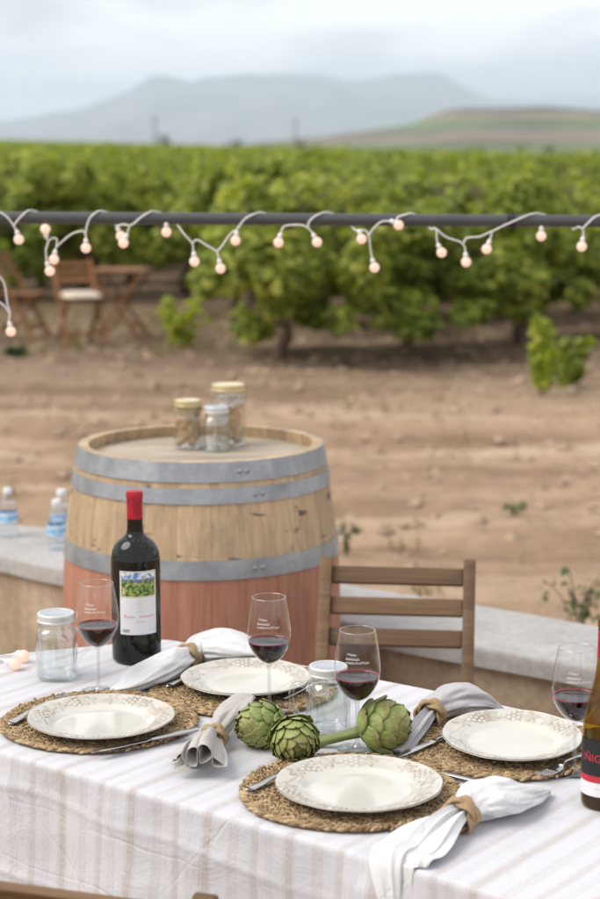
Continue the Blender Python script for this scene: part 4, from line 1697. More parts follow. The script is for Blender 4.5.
def etch_mesh():
    """small etched emblem: a short line, a row of peaks, a longer line of marks, wrapped round the bowl"""
    rr = random.Random(5)
    mb = MB()

    def stroke(pts, wd=0.00055):
        for (x0, y0), (x1, y1) in zip(pts[:-1], pts[1:]):
            d = Vector((x1 - x0, y1 - y0)).normalized()
            nn = Vector((-d.y, d.x)) * wd / 2
            q = []
            for (x, y) in ((x0 - nn.x, y0 - nn.y), (x1 - nn.x, y1 - nn.y), (x1 + nn.x, y1 + nn.y), (x0 + nn.x, y0 + nn.y)):
                z = 0.172 + y * 1.7
                r = np.interp(z, [b_ for a_, b_ in bw], [a_ for a_, b_ in bw]) + 0.0004
                a = -PI / 2 - 0.62 + x * 1.55 / 0.040
                q.append((r * math.cos(a), r * math.sin(a), z))
            mb.add(q, [(0, 1, 2, 3)])

    def word(x, y, n_, h):
        for k in range(n_):
            w_ = h * rr.uniform(.5, .7)
            g_ = rr.randrange(4)
            if g_ == 0:
                stroke([(x, y), (x, y + h), (x + w_, y + h * .5), (x + w_, y)])
            elif g_ == 1:
                stroke([(x + w_, y), (x, y + h * .1), (x, y + h * .6), (x + w_, y + h * .65), (x + w_, y)])
            elif g_ == 2:
                stroke([(x + w_ * .5, y), (x + w_ * .5, y + h)])
            else:
                stroke([(x, y + h * .6), (x + w_ * .5, y), (x + w_, y + h * .6)])
            x += w_ + h * 0.3
        return x
    word(0.002, 0.0085, 5, 0.0028)
    x = 0.001
    for k in range(5):
        stroke([(x, 0.004), (x + 0.0016, 0.0066), (x + 0.0032, 0.004), (x + 0.0016, 0.0046), (x, 0.004)])
        x += 0.0033
    word(0.001, 0.0, 11, 0.0029)
    return mb.mesh('etched_emblem', etched, False)


me_etch = etch_mesh()
for (u, v, lab, zb) in ((97, 583, 'glass of red wine standing between the handled jar and the magnum bottle', 0.0008),
                        (269, 597, 'glass of red wine on the mat in front of the barrel', MT),
                        (357.5, 630, 'glass of red wine between the mason jar and the round artichoke', 0.0008),
                        (577, 648, 'glass of red wine half hidden behind the black label bottle', 0.0008)):
    p = at(u, v, TZ + zb + 0.2245)
    t = thing('wine_glass', lab, 'wine glass', (p.x, p.y, TZ + zb), 0.0, 'glasses of red wine')
    b = link('bowl', me_bowl, t)
    link('rim', me_rim, b)
    link('etched_emblem', me_etch, b)
    link('stem', me_stem, t)
    wn = link('wine', me_wine, t)
    link('wine_edge', me_edge, wn)

# ------------------------------------------------------------------ mason jars


def sq_ring(r, z, n=64, sq=0.0):
    """ring between circle and rounded square"""
    row = []
    for k in range(n):
        a = TAU * k / n
        c_, s_ = math.cos(a), math.sin(a)
        f_ = 1 / max((abs(c_) ** 5 + abs(s_) ** 5) ** 0.2, 1e-6)
        rr_ = r * (1 - sq + sq * (0.93 * f_))
        row.append((rr_ * c_, rr_ * s_, z))
    return row


lidm = plain('jar_lid', (0.66, 0.66, 0.67), 0.35, 0.04, 30, 0.0, 0.35)
lidtop = plain('lid_disc', (0.52, 0.55, 0.60), 0.32, 0.05, 14, 0.0, 0.35)


def mason(label, loc, Rb=0.0405, H=0.128, handle=None, rz=0.0, sq=0.55, lid=lidm, top=lidtop, name='mason_jar', neck=0.83, grp=None, content=None):
    t = thing(name, label, 'jar', loc, rz, grp)
    hb = H - 0.030
    P = []
    prof = [(0.80, 0.0), (0.90, 0.0015), (0.97, 0.006), (1.0, 0.013), (1.0, hb * 0.35), (1.0, hb * 0.72), (0.985, hb * 0.84), (0.93, hb * 0.93), (neck + 0.02, hb * 0.985), (neck - 0.01, hb + 0.002), (neck - 0.02, hb + 0.016)]
    for r, z in [tuple(q) for q in catmull(prof, 36)]:
        P.append(sq_ring(Rb * r, z, 64, sq * min(1, max(0, (1.01 - r) * -9 + 1.0)) if z > hb * 0.5 else sq))
    # embossed lettering band: a raised oval and marks
    rr = random.Random(3)
    for j, row in enumerate(P):
        for i, (x, y, z) in enumerate(row):
            a = math.atan2(y, x)
            am = 0.0
            if hb * 0.25 < z < hb * 0.8:
                am = 0.0016 * nz(a * 5, z * 160, 2) + 0.0013 * math.sin(a * 16) * math.exp(-((z - hb * .55) / (hb * .16)) ** 2)
            k = 1 + am / Rb
            row[i] = (x * k, y * k, z)
    mb = MB().grid(P, closed_u=True)
    mb.f.append(tuple(range(64))[::-1])
    g_ = mb.build('glass_body', MAT['jar_glass'], t)
    MB().grid([[(x * .93, y * .93, z) for x, y, z in sq_ring(Rb * r, z, 48, sq * .6)] for r, z in ((.85, .009), (.96, .014), (.97, hb * .5), (.97, hb * .76), (.92, hb * .9), (neck - .02, hb * .98), (neck - .04, hb + .014))], closed_u=True).build('inner_wall', MAT['jar_glass'], t)
    # thick bottom
    MB().lathe([(Rb * 0.70, 0.0035), (Rb * 0.88, 0.0065), (Rb * 0.90, 0.011), (Rb * .55, 0.0085), (0.001, 0.008)], 48, capt=False).build('base', MAT['jar_glass'], t)
    rl = Rb * neck + 0.0012
    lb = MB().lathe([(rl, hb + 0.012), (rl + 0.0018, hb + 0.0125), (rl + 0.0018, hb + 0.0150), (rl + 0.0006, hb + 0.0165), (rl + 0.0016, hb + 0.019), (rl + 0.0004, hb + 0.0215), (rl + 0.0012, hb + 0.024), (rl + 0.0012, hb + 0.0285), (rl - 0.0006, hb + 0.0300), (rl - 0.005, hb + 0.0300), (rl - 0.0055, hb + 0.0292)], 56, capb=False, capt=False).build('lid_band', lid, t, True, 60)
    MB().lathe([(rl - 0.0053, hb + 0.0290), (rl - 0.010, hb + 0.0294), (rl - 0.0115, hb + 0.0286), (0.001, hb + 0.0288)], 48, capb=False).build('lid_disc', top, lb)
    if handle is not None:
        pts = [(Rb * 0.96, 0, hb * 0.86), (Rb + 0.020, 0, hb * 0.88), (Rb + 0.030, 0, hb * 0.70), (Rb + 0.026, 0, hb * 0.42), (Rb + 0.012, 0, hb * 0.27), (Rb * 0.98, 0, hb * 0.26)]
        h_ = MB().tube([tuple(q) for q in catmull(pts, 28)], 0.0048, 10).build('handle', MAT['jar_glass'], t)
        h_.rotation_euler = (0, 0, handle)
    return t


p = at(57.5, 677, TZ)
mason('clear glass jar mug with handle and white metal lid by a wine glass', (p.x, p.y, TZ + 0.0003), 0.0435, 0.138, R(38), 0.0, name='jar_mug')
p = at(328, 731, TZ)
mason('clear glass mason jar with grey lid standing behind the artichokes', (p.x, p.y, TZ + 0.0003), 0.0410, 0.128, R(150), 0.3, name='jar_mug')

# jars on the barrel
BT = HZ
gold = plain('gold_lid', (0.62, 0.52, 0.28), 0.35, 0.06, 30, 0.0, 0.4)
goldt = plain('gold_lid_top', (0.70, 0.64, 0.45), 0.35, 0.06, 30, 0.0, 0.2)
corkm = plain('cork', (0.62, 0.41, 0.24), 0.9, 0.3, 120, 0.4, spec=0.2)
cork_mes = [MB().lathe([(0.0112, 0.0), (0.0120, 0.0012), (0.0120 - 0.0004 * k, 0.0225), (0.0120, 0.0438), (0.0112, 0.045)], 14).mesh('wine_cork', corkm) for k in range(2)]


def corks(base, Rb, H, n_, seed, lab):
    rr = random.Random(seed)
    k, lay = 0, 0
    z = 0.014
    while k < n_ and z < H * 0.70:
        m = 4 if Rb > 0.043 else 3
        ph = rr.uniform(0, TAU)
        for j in range(m):
            o = link('wine_cork', cork_mes[k % 2])
            tag(o, lab, 'cork', 'corks kept in the jars on the barrel')
            a = ph + TAU * j / m
            tl = rr.uniform(0.9, 1.5)
            d = Vector((math.cos(a + PI / 2 + .4) * math.sin(tl), math.sin(a + PI / 2 + .4) * math.sin(tl), math.cos(tl)))
            c_ = Vector((math.cos(a) * Rb * 0.45, math.sin(a) * Rb * 0.45, z + 0.012 + rr.uniform(0, .004)))
            o.location = Vector(base) + c_ - d * 0.0225
            o.rotation_euler = d.to_track_quat('Z', 'Y').to_euler()
            k += 1
        z += 0.0185


p = at(188.5, 448.5, BT)
mason('glass jar of corks with raffia tied round its neck and a gold lid', (p.x, p.y, BT + 0.0005), 0.040, 0.140, None, 0.2, 0.15, gold, goldt, 'cork_jar', 0.90)
corks((p.x, p.y, BT), 0.040, 0.140, 18, 4, 'brown cork inside the glass jar tied with raffia')
raf = MB()
for k in range(3):
    raf.tube([(0.0385 * math.cos(a) * (1 + .03 * math.sin(a * 3 + k)), 0.0385 * math.sin(a), 0.112 + 0.002 * k + 0.0015 * math.sin(a * 2 + k)) for a in np.linspace(0, TAU, 40, endpoint=False)], 0.0014, 5, True)
for k in range(7):
    a = -2.1 + 0.18 * k + rnd.uniform(-.1, .1)
    e_ = Vector((0.046 * math.cos(a), 0.046 * math.sin(a), 0.112))
    raf.tube([tuple(q) for q in catmull([e_ * 0.85 + Vector((0, 0, 0.017)), e_ + Vector((0, -.004, .004)), e_ + Vector((-.008 + .004 * k, -0.006, -0.035)), e_ + Vector((-.014 + .005 * k, -.003, -.07 + rnd.uniform(-.01, .02)))], 14)], 0.0011, 4)
o = raf.build('raffia_tie', MAT['raffia'], None, loc=(p.x, p.y, BT))
tag(o, 'raffia string tied in a loose bow round the neck of a cork jar', 'string')
p = at(228.5, 445.5, BT)
pbig = p
mason('tall glass jar of corks with a pale gold lid, standing behind the two smaller jars', (p.x, p.y, BT + 0.0005), 0.050, 0.178, None, 0.5, 0.12, gold, goldt, 'cork_jar', 0.90)
corks((p.x, p.y, BT), 0.050, 0.178, 30, 8, 'brown cork inside the tall glass jar on the barrel')
p = at(216.5, 451.0, BT)
mason('small clear glass mason jar with a silver lid in front of the cork jars', (p.x, p.y, BT + 0.0005), 0.0385, 0.128, None, 0.1, 0.5, lidm, lidtop, 'mason_jar', 0.84)

# ------------------------------------------------------------------ wine bottles
MAT['black_glass'] = plain('dark_bottle_glass', (0.006, 0.007, 0.006), 0.03, 0.1, 10, 0, 0, 0.42)
MAT['red_foil'] = plain('red_capsule', (0.42, 0.012, 0.03), 0.32, 0.12, 60, 0.05, 0.15)


def cyl_patch(r, z0, z1, a0, a1, na=24, nz_=8):
    return MB().grid([[(r * math.cos(a0 + (a1 - a0) * i / na), r * math.sin(a0 + (a1 - a0) * i / na), z0 + (z1 - z0) * j / nz_) for i in range(na + 1)] for j in range(nz_ + 1)])


def strokes_on(r, ac, segs, wd):
    """flat ink strokes (x along the arc, z height) wrapped round a cylinder"""
    mb = MB()
    for pts in segs:
        for (x0, y0), (x1, y1) in zip(pts[:-1], pts[1:]):
            d = Vector((x1 - x0, y1 - y0))
            if d.length < 1e-7:
                continue
            d.normalize()
            nn = Vector((-d.y, d.x)) * wd / 2
            q = []
            for (x, y) in ((x0 - nn.x, y0 - nn.y), (x1 - nn.x, y1 - nn.y), (x1 + nn.x, y1 + nn.y), (x0 + nn.x, y0 + nn.y)):
                a = ac + x / r
                q.append((r * math.cos(a), r * math.sin(a), y))
            mb.add(q, [(0, 1, 2, 3)])
    return mb


pb = at(137, 659, TZ)
# height: the top of the capsule shows at y = 490
ttop = at_y(137, 490.5, pb.y)
BHt = ttop.z - TZ
RBt = 0.0485 * 1.0
RBt = 24.2 / F * (pb - Vector((0, 0, CAMZ))).length
bt = thing('magnum_bottle', 'large dark wine bottle with red capsule and painted landscape label', 'wine bottle', (pb.x, pb.y, TZ + 0.0003))
h = BHt
prof = [(0.90, 0.0), (0.97, 0.004), (1.0, 0.014), (1.0, 0.20), (1.0, 0.40), (1.0, 0.585), (0.985, 0.615), (0.93, 0.65), (0.82, 0.685), (0.66, 0.712), (0.48, 0.732), (0.37, 0.748), (0.335, 0.77), (0.32, 0.82), (0.312, 0.90)]
prof = [(r * RBt, z * h if z > 0.1 else z) for r, z in prof]
MB().lathe([tuple(q) for q in catmull(prof, 70)], 64, capb=True, capt=False).build('glass_body', MAT['black_glass'], bt)
cp = [(0.322 * RBt, 0.838 * h), (0.322 * RBt, 0.90 * h), (0.322 * RBt, 0.952 * h), (0.345 * RBt, 0.956 * h), (0.350 * RBt, 0.966 * h), (0.345 * RBt, 0.982 * h), (0.330 * RBt, 0.995 * h), (0.26 * RBt, 1.0 * h), (0.02 * RBt, 1.0 * h)]
cap_ = MB().lathe(cp, 40, capb=False).build('capsule', MAT['red_foil'], bt, True, 40)
ink = plain('capsule_ink', (0.10, 0.004, 0.012), 0.5)
rr = random.Random(8)
sg = []
for k in range(6):
    z = (0.865 + 0.014 * k) * h
    x = -0.006
    while x < 0.006:
        l_ = rr.uniform(.001, .003)
        sg.append([(x, z), (x + l_, z)])
        sg.append([(x + l_ / 2, z - .0015), (x + l_ / 2, z + .0015)])
        x += l_ + .0008
strokes_on(0.3235 * RBt, -PI / 2 + 0.55, sg, 0.0009).build('capsule_print', ink, cap_, False)
LA = -PI / 2 + 0.20            # label faces slightly right
LZ0, LZ1 = 0.182 * h, 0.555 * h
LH = LZ1 - LZ0
half_a = 0.79
paper = plain('label_paper', (0.73, 0.72, 0.74), 0.75, 0.03, 60)
lab_o = cyl_patch(RBt + 0.0006, LZ0, LZ1, LA - half_a, LA + half_a).build('label', paper, bt)
T = NT('label_painting')
v = T.coord('Object')
sep = T.n('ShaderNodeSeparateXYZ')
T.l(v, sep.inputs[0])
pz0, pz1 = LZ0 + LH * 0.60, LZ1 - LH * 0.015
hz = T.math('DIVIDE', T.math('SUBTRACT', sep.outputs[2], pz0), pz1 - pz0)
n1_ = T.noise(v, 75, 4, 0.6, 0.4)
n2_ = T.noise(v, 115, 3, 0.6, 0.3)
skyc = T.ramp(n1_, [(0.44, (0.75, 0.76, 0.74)), (0.56, (0.10, 0.22, 0.52))])
land = T.ramp(n2_, [(0.36, (0.05, 0.09, 0.03)), (0.66, (0.80, 0.78, 0.70)), (0.46, (0.16, 0.30, 0.05)), (0.52, (0.30, 0.40, 0.09)), (0.57, (0.42, 0.24, 0.08))], 'CONSTANT')
hh_ = T.math('ADD', hz, T.math('MULTIPLY', T.math('SUBTRACT', n1_, 0.5), 0.45))
c = T.mix(T.math('GREATER_THAN', hh_, 0.66), land, skyc)
c = T.mix(T.math('MULTIPLY', T.math('LESS_THAN', T.math('ABSOLUTE', T.math('SUBTRACT', hh_, 0.66)), 0.05), 0.8), c, (0.10, 0.15, 0.16))
pic = T.end(T.pbr(c, 0.6))
cyl_patch(RBt + 0.0008, pz0 - 0.002, pz1 + 0.0012, LA - half_a * 0.965, LA + half_a * 0.965).build('picture_border', plain('label_gilt', (0.62, 0.54, 0.40), 0.5), lab_o)
cyl_patch(RBt + 0.0010, pz0 + 0.001, pz1 - 0.0008, LA - half_a * 0.90, LA + half_a * 0.90).build('picture', pic, lab_o)
rr = random.Random(2)


def script_line(x0, x1, z, amp, n_):
    pts = []
    m = 10 * n_
    for k in range(m + 1):
        q = k / m
        a_ = amp * (0.55 + 0.45 * math.sin(q * n_ * 1.7 + n_) ** 2)
        pts.append((x0 + (x1 - x0) * q + amp * 0.5 * math.cos(TAU * q * n_), z + a_ * math.sin(TAU * q * n_)))
    return pts


hw = half_a * RBt
pink = plain('label_script', (0.62, 0.13, 0.20), 0.6)
grey = plain('label_small_print', (0.36, 0.36, 0.38), 0.6)
gil = plain('label_crest', (0.60, 0.50, 0.33), 0.6)
strokes_on(RBt + 0.0009, LA, [script_line(-hw * .80, -hw * .22, LZ0 + LH * .285, 0.0024, 6), script_line(-hw * .02, hw * .84, LZ0 + LH * .29, 0.0022, 9), [(-hw * .80, LZ0 + LH * .275), (-hw * .72, LZ0 + LH * .325), (-hw * .66, LZ0 + LH * .27)]], 0.0007).build('script', pink, lab_o, False)
strokes_on(RBt + 0.0009, LA, [script_line(-hw * .16, hw * .30, LZ0 + LH * .205, 0.0014, 6), [(-hw * .45, LZ0 + LH * .175), (hw * .55, LZ0 + LH * .175)]], 0.0006).build('script', pink, lab_o, False)
strokes_on(RBt + 0.0009, LA, [script_line(-hw * .18, hw * .28, LZ0 + LH * .365, 0.0012, 6), script_line(-hw * .05, hw * .20, LZ0 + LH * .42, 0.0010, 5)] +
           [[(-hw * .75, LZ0 + LH * q), (-hw * .75 + hw * 1.5 * w_, LZ0 + LH * q)] for q, w_ in ((.115, .9), (.095, 1.0), (.03, .6))], 0.00035).build('small_print', grey, lab_o, False)
strokes_on(RBt + 0.0009, LA, [[(-hw * .04 + 0.004 * math.cos(a), LZ0 + LH * .50 + 0.0045 * math.sin(a)) for a in np.linspace(0, TAU, 14)], [(hw * .10 + 0.003 * math.cos(a), LZ0 + LH * .50 + 0.0045 * math.sin(a)) for a in np.linspace(0, TAU, 14)]], 0.0006).build('crest', gil, lab_o, False)
strokes_on(RBt + 0.0009, LA, [[(-hw * .86 + k * 0.00095, LZ0 + LH * .035), (-hw * .86 + k * 0.00095, LZ0 + LH * .088)] for k in range(17)], 0.0006).build('barcode', grey, lab_o, False)
for sg_ in ([(hw * .62, LZ0 + LH * .07), (hw * .70, LZ0 + LH * .07)], [(hw * .84, LZ0 + LH * .055), (hw * .9, LZ0 + LH * .075)]):
    strokes_on(RBt + 0.0009, LA, [sg_], 0.002).build('small_print', grey, lab_o, False)

# bottle cut by the right edge of the picture: amber glass, black label
pb2 = at(603, 804, TZ)
R2 = 21.8 / F * (pb2 - Vector((0, 0, CAMZ))).length
h2 = at_y(603, 619, pb2.y).z - TZ
b2 = thing('wine_bottle', 'amber green wine bottle with red neck band and black label lettered in red', 'wine bottle', (pb2.x, pb2.y, TZ + 0.0003))
T = NT('amber_glass')
tr = T.n('ShaderNodeBsdfTransparent')
tr.inputs[0].default_value = (0.60, 0.42, 0.04, 1)
gl_ = T.n('ShaderNodeBsdfGlossy')
gl_.inputs['Roughness'].default_value = 0.02
body = T.n('ShaderNodeBsdfDiffuse')
body.inputs[0].default_value = (0.30, 0.19, 0.015, 1)
m1 = T.n('ShaderNodeMixShader')
m1.inputs[0].default_value = 0.06
T.l(tr.outputs[0], m1.inputs[1])
T.l(body.outputs[0], m1.inputs[2])
lw = T.n('ShaderNodeLayerWeight')
lw.inputs['Blend'].default_value = 0.5
m2 = T.n('ShaderNodeMixShader')
T.l(T.math('ADD', T.math('MULTIPLY', T.math('POWER', lw.outputs['Facing'], 5.0), 0.9), 0.05), m2.inputs[0])
T.l(m1.outputs[0], m2.inputs[1])
T.l(gl_.outputs[0], m2.inputs[2])
amber = T.end(m2.outputs[0])
prof = [(0.90, 0.0), (0.97, 0.003), (1.0, 0.012), (1.0, 0.16), (1.0, 0.36), (0.995, 0.40), (0.95, 0.46), (0.84, 0.53), (0.68, 0.60), (0.54, 0.67), (0.46, 0.74), (0.425, 0.80), (0.415, 0.90), (0.415, 0.955), (0.44, 0.957), (0.45, 0.97), (0.44, 0.985), (0.42, 1.0), (0.26, 1.0), (0.25, 0.97)]
MB().lathe([tuple(q) for q in catmull([(r * R2, z * h2 if z > 0.1 else z) for r, z in prof], 90)], 56, capb=True, capt=False).build('glass_body', amber, b2)
wp2 = [(r * R2 * 0.95, (z * h2 if z > 0.1 else z + 0.003)) for r, z in prof[:9]]
MB().lathe([tuple(q) for q in catmull(wp2[:5] + [(0.94 * R2, 0.385 * h2)], 24)], 40).build('wine', MAT['wine'], b2, True, 50)
MB().lathe([(0.430 * R2, 0.795 * h2), (0.436 * R2, 0.80 * h2), (0.424 * R2, 0.945 * h2)], 40, capb=False, capt=False).build('neck_band', MAT['red_foil'], b2)
MB().lathe([(0.255 * R2, 0.985 * h2), (0.25 * R2, 1.004 * h2), (0.02 * R2, 1.005 * h2)], 24, capb=False).build('cork', corkm, b2)
A2 = -PI / 2 + 0.16
blk = plain('black_label', (0.011, 0.011, 0.013), 0.5)
redl = plain('red_label_band', (0.50, 0.025, 0.05), 0.55)
lb2 = cyl_patch(R2 + 0.0006, 0.165 * h2, 0.375 * h2, A2 - 1.75, A2 + 1.75, 40).build('label', blk, b2)
cyl_patch(R2 + 0.0009, 0.150 * h2, 0.185 * h2, A2 - 1.75, A2 + 1.75, 40).build('red_band', redl, lb2)
cyl_patch(R2 + 0.0006, 0.075 * h2, 0.149 * h2, A2 - 1.75, A2 + 1.75, 40).build('white_band', paper, lb2)


def text_on(txt, size, r, ac, z, mat_, parent, name='lettering'):
    cu = bpy.data.curves.new('txt', 'FONT')
    cu.body = txt
    cu.size = size
    cu.align_x = 'CENTER'
    cu.resolution_u = 3
    to = bpy.data.objects.new('txt', cu)
    col.objects.link(to)
    dg = bpy.context.evaluated_depsgraph_get()
    me = bpy.data.meshes.new_from_object(to.evaluated_get(dg))
    bpy.data.objects.remove(to)
    bm = bmesh.new()
    bm.from_mesh(me)
    bmesh.ops.triangulate(bm, faces=bm.faces[:])
    bmesh.ops.subdivide_edges(bm, edges=[e_ for e_ in bm.edges if e_.calc_length() > size * .12], cuts=1)
    for vv_ in bm.verts:
        a = ac + vv_.co.x / r
        vv_.co = Vector((r * math.cos(a), r * math.sin(a), z + vv_.co.y))
    me2 = bpy.data.meshes.new(name)
    bm.to_mesh(me2)
    bm.free()
    me2.materials.append(mat_)
    return link(name, me2, parent)


text_on('IÑIGO', 0.0185, R2 + 0.0011, -PI / 2 - 0.56, 0.262 * h2, redl, lb2)
strokes_on(R2 + 0.0009, A2, [script_line(-0.03, 0.03, 0.118 * h2, 0.0010, 12)], 0.0004).build('small_print', grey, lb2, False)

# ------------------------------------------------------------------ water bottles on the bench
T = NT('water_label')
v = T.coord('Object')
c = T.ramp(T.noise(T.coord('Object', (1, 1, 2.5)), 24, 3), [(0.42, (0.10, 0.36, 0.72)), (0.58, (0.72, 0.80, 0.88)), (0.5, (0.25, 0.55, 0.82))])
wlab = T.end(T.pbr(c, 0.4))
wcap = plain('white_cap', (0.75, 0.77, 0.80), 0.4, 0.03)
wat = thin_glass('water', (0.96, 0.975, 0.985), 1.33, 0.0, 1.0, 0.05)


def water_bottle(label, u, v, s=1.0):
    p = at(u, v, BZ)
    t = thing('water_bottle', label, 'water bottle', (p.x, p.y, BZ + 0.0005), rnd.uniform(0, 3), 'small water bottles on the bench')
    Rw, hw_ = 0.033 * s, 0.172 * s
    prof = [(0.80, 0.0), (0.95, 0.003), (1.0, 0.01), (0.96, 0.022), (1.0, 0.03), (0.96, 0.038), (1.0, 0.046), (1.0, 0.05), (0.99, 0.085), (1.0, 0.092), (0.97, 0.10), (0.85, 0.122), (0.60, 0.143), (0.42, 0.150), (0.40, 0.158)]
    MB().lathe([tuple(q) for q in catmull([(r * Rw, z * s) for r, z in prof], 50)], 32, capt=False).build('body', MAT['pet'], t)
    MB().lathe([(Rw * .9, 0.004 * s), (Rw * .93, 0.05 * s), (Rw * .93, 0.10 * s), (Rw * .8, 0.121 * s)], 24).build('water', wat, t, True, 40)
    MB().lathe([(Rw * 1.012, 0.052 * s), (Rw * 1.012, 0.088 * s)], 32, capb=False, capt=False).build('label', wlab, t)
    MB().lathe([(Rw * .44, 0.154 * s), (Rw * .47, 0.155 * s), (Rw * .47, 0.170 * s), (Rw * .43, 0.172 * s)], 20, capb=False).build('cap', wcap, t, True, 40)


water_bottle('clear water bottle with blue label standing by itself on the bench', 9, 536)
water_bottle('clear water bottle with blue label on the bench, in front of another against the barrel', 57.5, 549)
water_bottle('clear water bottle with blue label on the bench, behind another one by the barrel', 62.5, 541, 1.06)

# ------------------------------------------------------------------ artichokes
T = NT('artichoke_bract')
v = T.coord('Object')
sep = T.n('ShaderNodeSeparateXYZ')
T.l(v, sep.inputs[0])
inf = T.n('ShaderNodeObjectInfo')
a = T.noise(v, 110, 5, 0.65)
vein = T.noise(T.coord('Object', (60, 60, 4)), 6, 3, 0.5)
c = T.ramp(vein, [(0.3, (0.17, 0.235, 0.065)), (0.7, (0.33, 0.385, 0.13))])
c = T.mix(1.0, c, T.ramp(inf.outputs['Random'], [(0, (0.72, 0.80, 0.72)), (1, (1.25, 1.18, 1.1))]), 'MULTIPLY')
zt = T.math('ADD', T.math('MULTIPLY', sep.outputs[2], 26.0), T.math('MULTIPLY', a, 0.55))
tipf = T.ramp(zt, [(0.95, 0), (1.35, 0.5)])
br_ = T.mix(T.math('GREATER_THAN', inf.outputs['Random'], 0.55), (0.36, 0.33, 0.15), (0.22, 0.14, 0.08))
c = T.mix(tipf, c, br_)
c = T.mix(T.ramp(a, [(0.62, 0), (0.74, 0.55)]), c, (0.13, 0.085, 0.045))
tlu = T.n('ShaderNodeBsdfTranslucent')
MAT['bract'] = T.end(T.pbr(c, 0.55, 0, T.bump(vein, 0.25, 0.002), 0.35))
# bract: base at the origin, +Z towards the tip, +Y outwards
P = []
for j in range(9):
    q = j / 8
    z = 0.036 * q
    w_ = 0.0185 * (math.sin(PI * min(1, 0.22 + 0.66 * q)) ** 0.7) * (1.0 if q < 0.9 else 0.62)
    if j == 8:
        w_ = 0.0028
    row = []
    for i in range(9):
        a_ = i / 8 * 2 - 1
        x = w_ * a_
        y = 0.0058 * math.sin(PI * 0.5 * q) + 0.16 * z - z * z / 0.088 - x * x / 0.066 - (0.0025 if j == 0 else 0)
        if q > 0.75:
            y += 0.0026 * ((q - 0.75) / 0.25) ** 1.3 * (1 - 0.8 * a_ * a_)       # tip rolls outwards
        row.append((x, y, z))
    P.append(row)
mb = MB().grid(P)
Q = [[(x * .96, y - 0.0022 * (1 - abs(i / 4 - 1) ** 2 * .6), z - (0.0008 if j == 8 else 0)) for i, (x, y, z) in enumerate(row)] for j, row in enumerate(P)]
b0 = len(mb.v)
mb.grid([row[::-1] for row in Q])
for j in range(8):
    mb.f.append((j * 9 + 0, b0 + j * 9 + 8, b0 + (j + 1) * 9 + 8, (j + 1) * 9 + 0)[::-1])
    mb.f.append((j * 9 + 8, b0 + j * 9 + 0, b0 + (j + 1) * 9 + 0, (j + 1) * 9 + 8))
me_bract = mb.mesh('bract', MAT['bract'])
stemm = plain('artichoke_stem', (0.20, 0.25, 0.085), 0.7, 0.35, 110, 0.9, stretch=(1, 1, .12))


def artichoke(label, centre, axis, Rr, elong, seed, stem=0.0, open_=0.2, nb=46, stem_bend=None, sc_b=1.0):
    rr = random.Random(seed)
    axis = Vector(axis).normalized()
    q = axis.to_track_quat('Z', 'Y')
    t = thing('artichoke', label, 'artichoke', centre, 0, 'artichokes on the table')
    t.rotation_euler = q.to_euler()

    def surf(s):
        """s 0 base .. 1 tip; radius and height"""
        a = PI * (0.10 + 0.86 * s)
        return Rr * math.sin(a) ** 0.85, -Rr * elong * math.cos(a)
    prof = [(max(surf(k / 14)[0] * 0.90, .0005), surf(k / 14)[1] * 0.90) for k in range(15)]
    MB().lathe(prof, 28).build('heart', stemm, t)
    for k in range(nb):
        s = 0.02 + 0.86 * ((k + 0.5) / nb) ** 0.92
        ph = k * 2.39996 + rr.uniform(-.1, .1)
        r, z = surf(s)
        r2, z2 = surf(min(s + 0.03, 1))
        tang = Vector(((r2 - r) * math.cos(ph), (r2 - r) * math.sin(ph), z2 - z)).normalized()
        outw = Vector((math.cos(ph), math.sin(ph), 0))
        outw = (outw - tang * outw.dot(tang)).normalized()
        tang = (tang + outw * (open_ * (0.55 + 0.5 * rr.random()))).normalized()
        outw = (outw - tang * outw.dot(tang)).normalized()
        x = outw.cross(tang)
        sc = Rr / 0.040 * (0.92 + 0.22 * math.sin(PI * min(1, s + 0.12))) * rr.uniform(.93, 1.07) * sc_b
        if s > 0.7:
            sc *= 0.82
        o = link('bract', me_bract, t)
        M_ = Matrix((x, outw, tang)).transposed().to_4x4()
        M_.translation = Vector((r * 0.90 * math.cos(ph), r * 0.90 * math.sin(ph), z * 0.93))
        o.matrix_local = M_ @ Matrix.Scale(sc, 4)
    if stem:
        pts = [(0, 0, -Rr * elong * 0.80)] + [Vector((0, 0, -Rr * elong - stem * k)) + (Vector(stem_bend) * (k * k) if stem_bend else Vector()) for k in (0.0, 0.35, 0.7, 1.0)]
        MB().tube([tuple(p) for p in catmull([tuple(p) for p in pts], 14)], [0.0125 - 0.0035 * min(1, k / 6) + (0.0012 if k > 11 else 0) for k in range(14)], 12).build('stem', stemm, t)
    return t


def on_table(u, v, r):
    """centre of a ball of radius r resting on the table that shows at (u, v)"""
    return at(u, v, TZ + r)


artichoke('darker artichoke lying on its side against the small crumpled grey napkin', on_table(263, 724.5, 0.0395), (-0.72, -0.50, 0.10), 0.0385, 1.16, 3, 0.012, 0.02, 50)
artichoke('pale knobbly artichoke, the smallest, lying against the darker one', on_table(294, 738.5, 0.0385), (0.16, -0.93, -0.22), 0.0365, 1.0, 14, 0.0, 0.14, 50)
artichoke('round smooth artichoke with a long stem beside the grey napkin and ring', on_table(379, 726.5, 0.0430), (0.93, -0.12, 0.30), 0.0420, 1.04, 25, 0.075, -0.03, 44, (0.004, 0.0, -0.0), 1.15)

# ------------------------------------------------------------------ napkins and rope rings


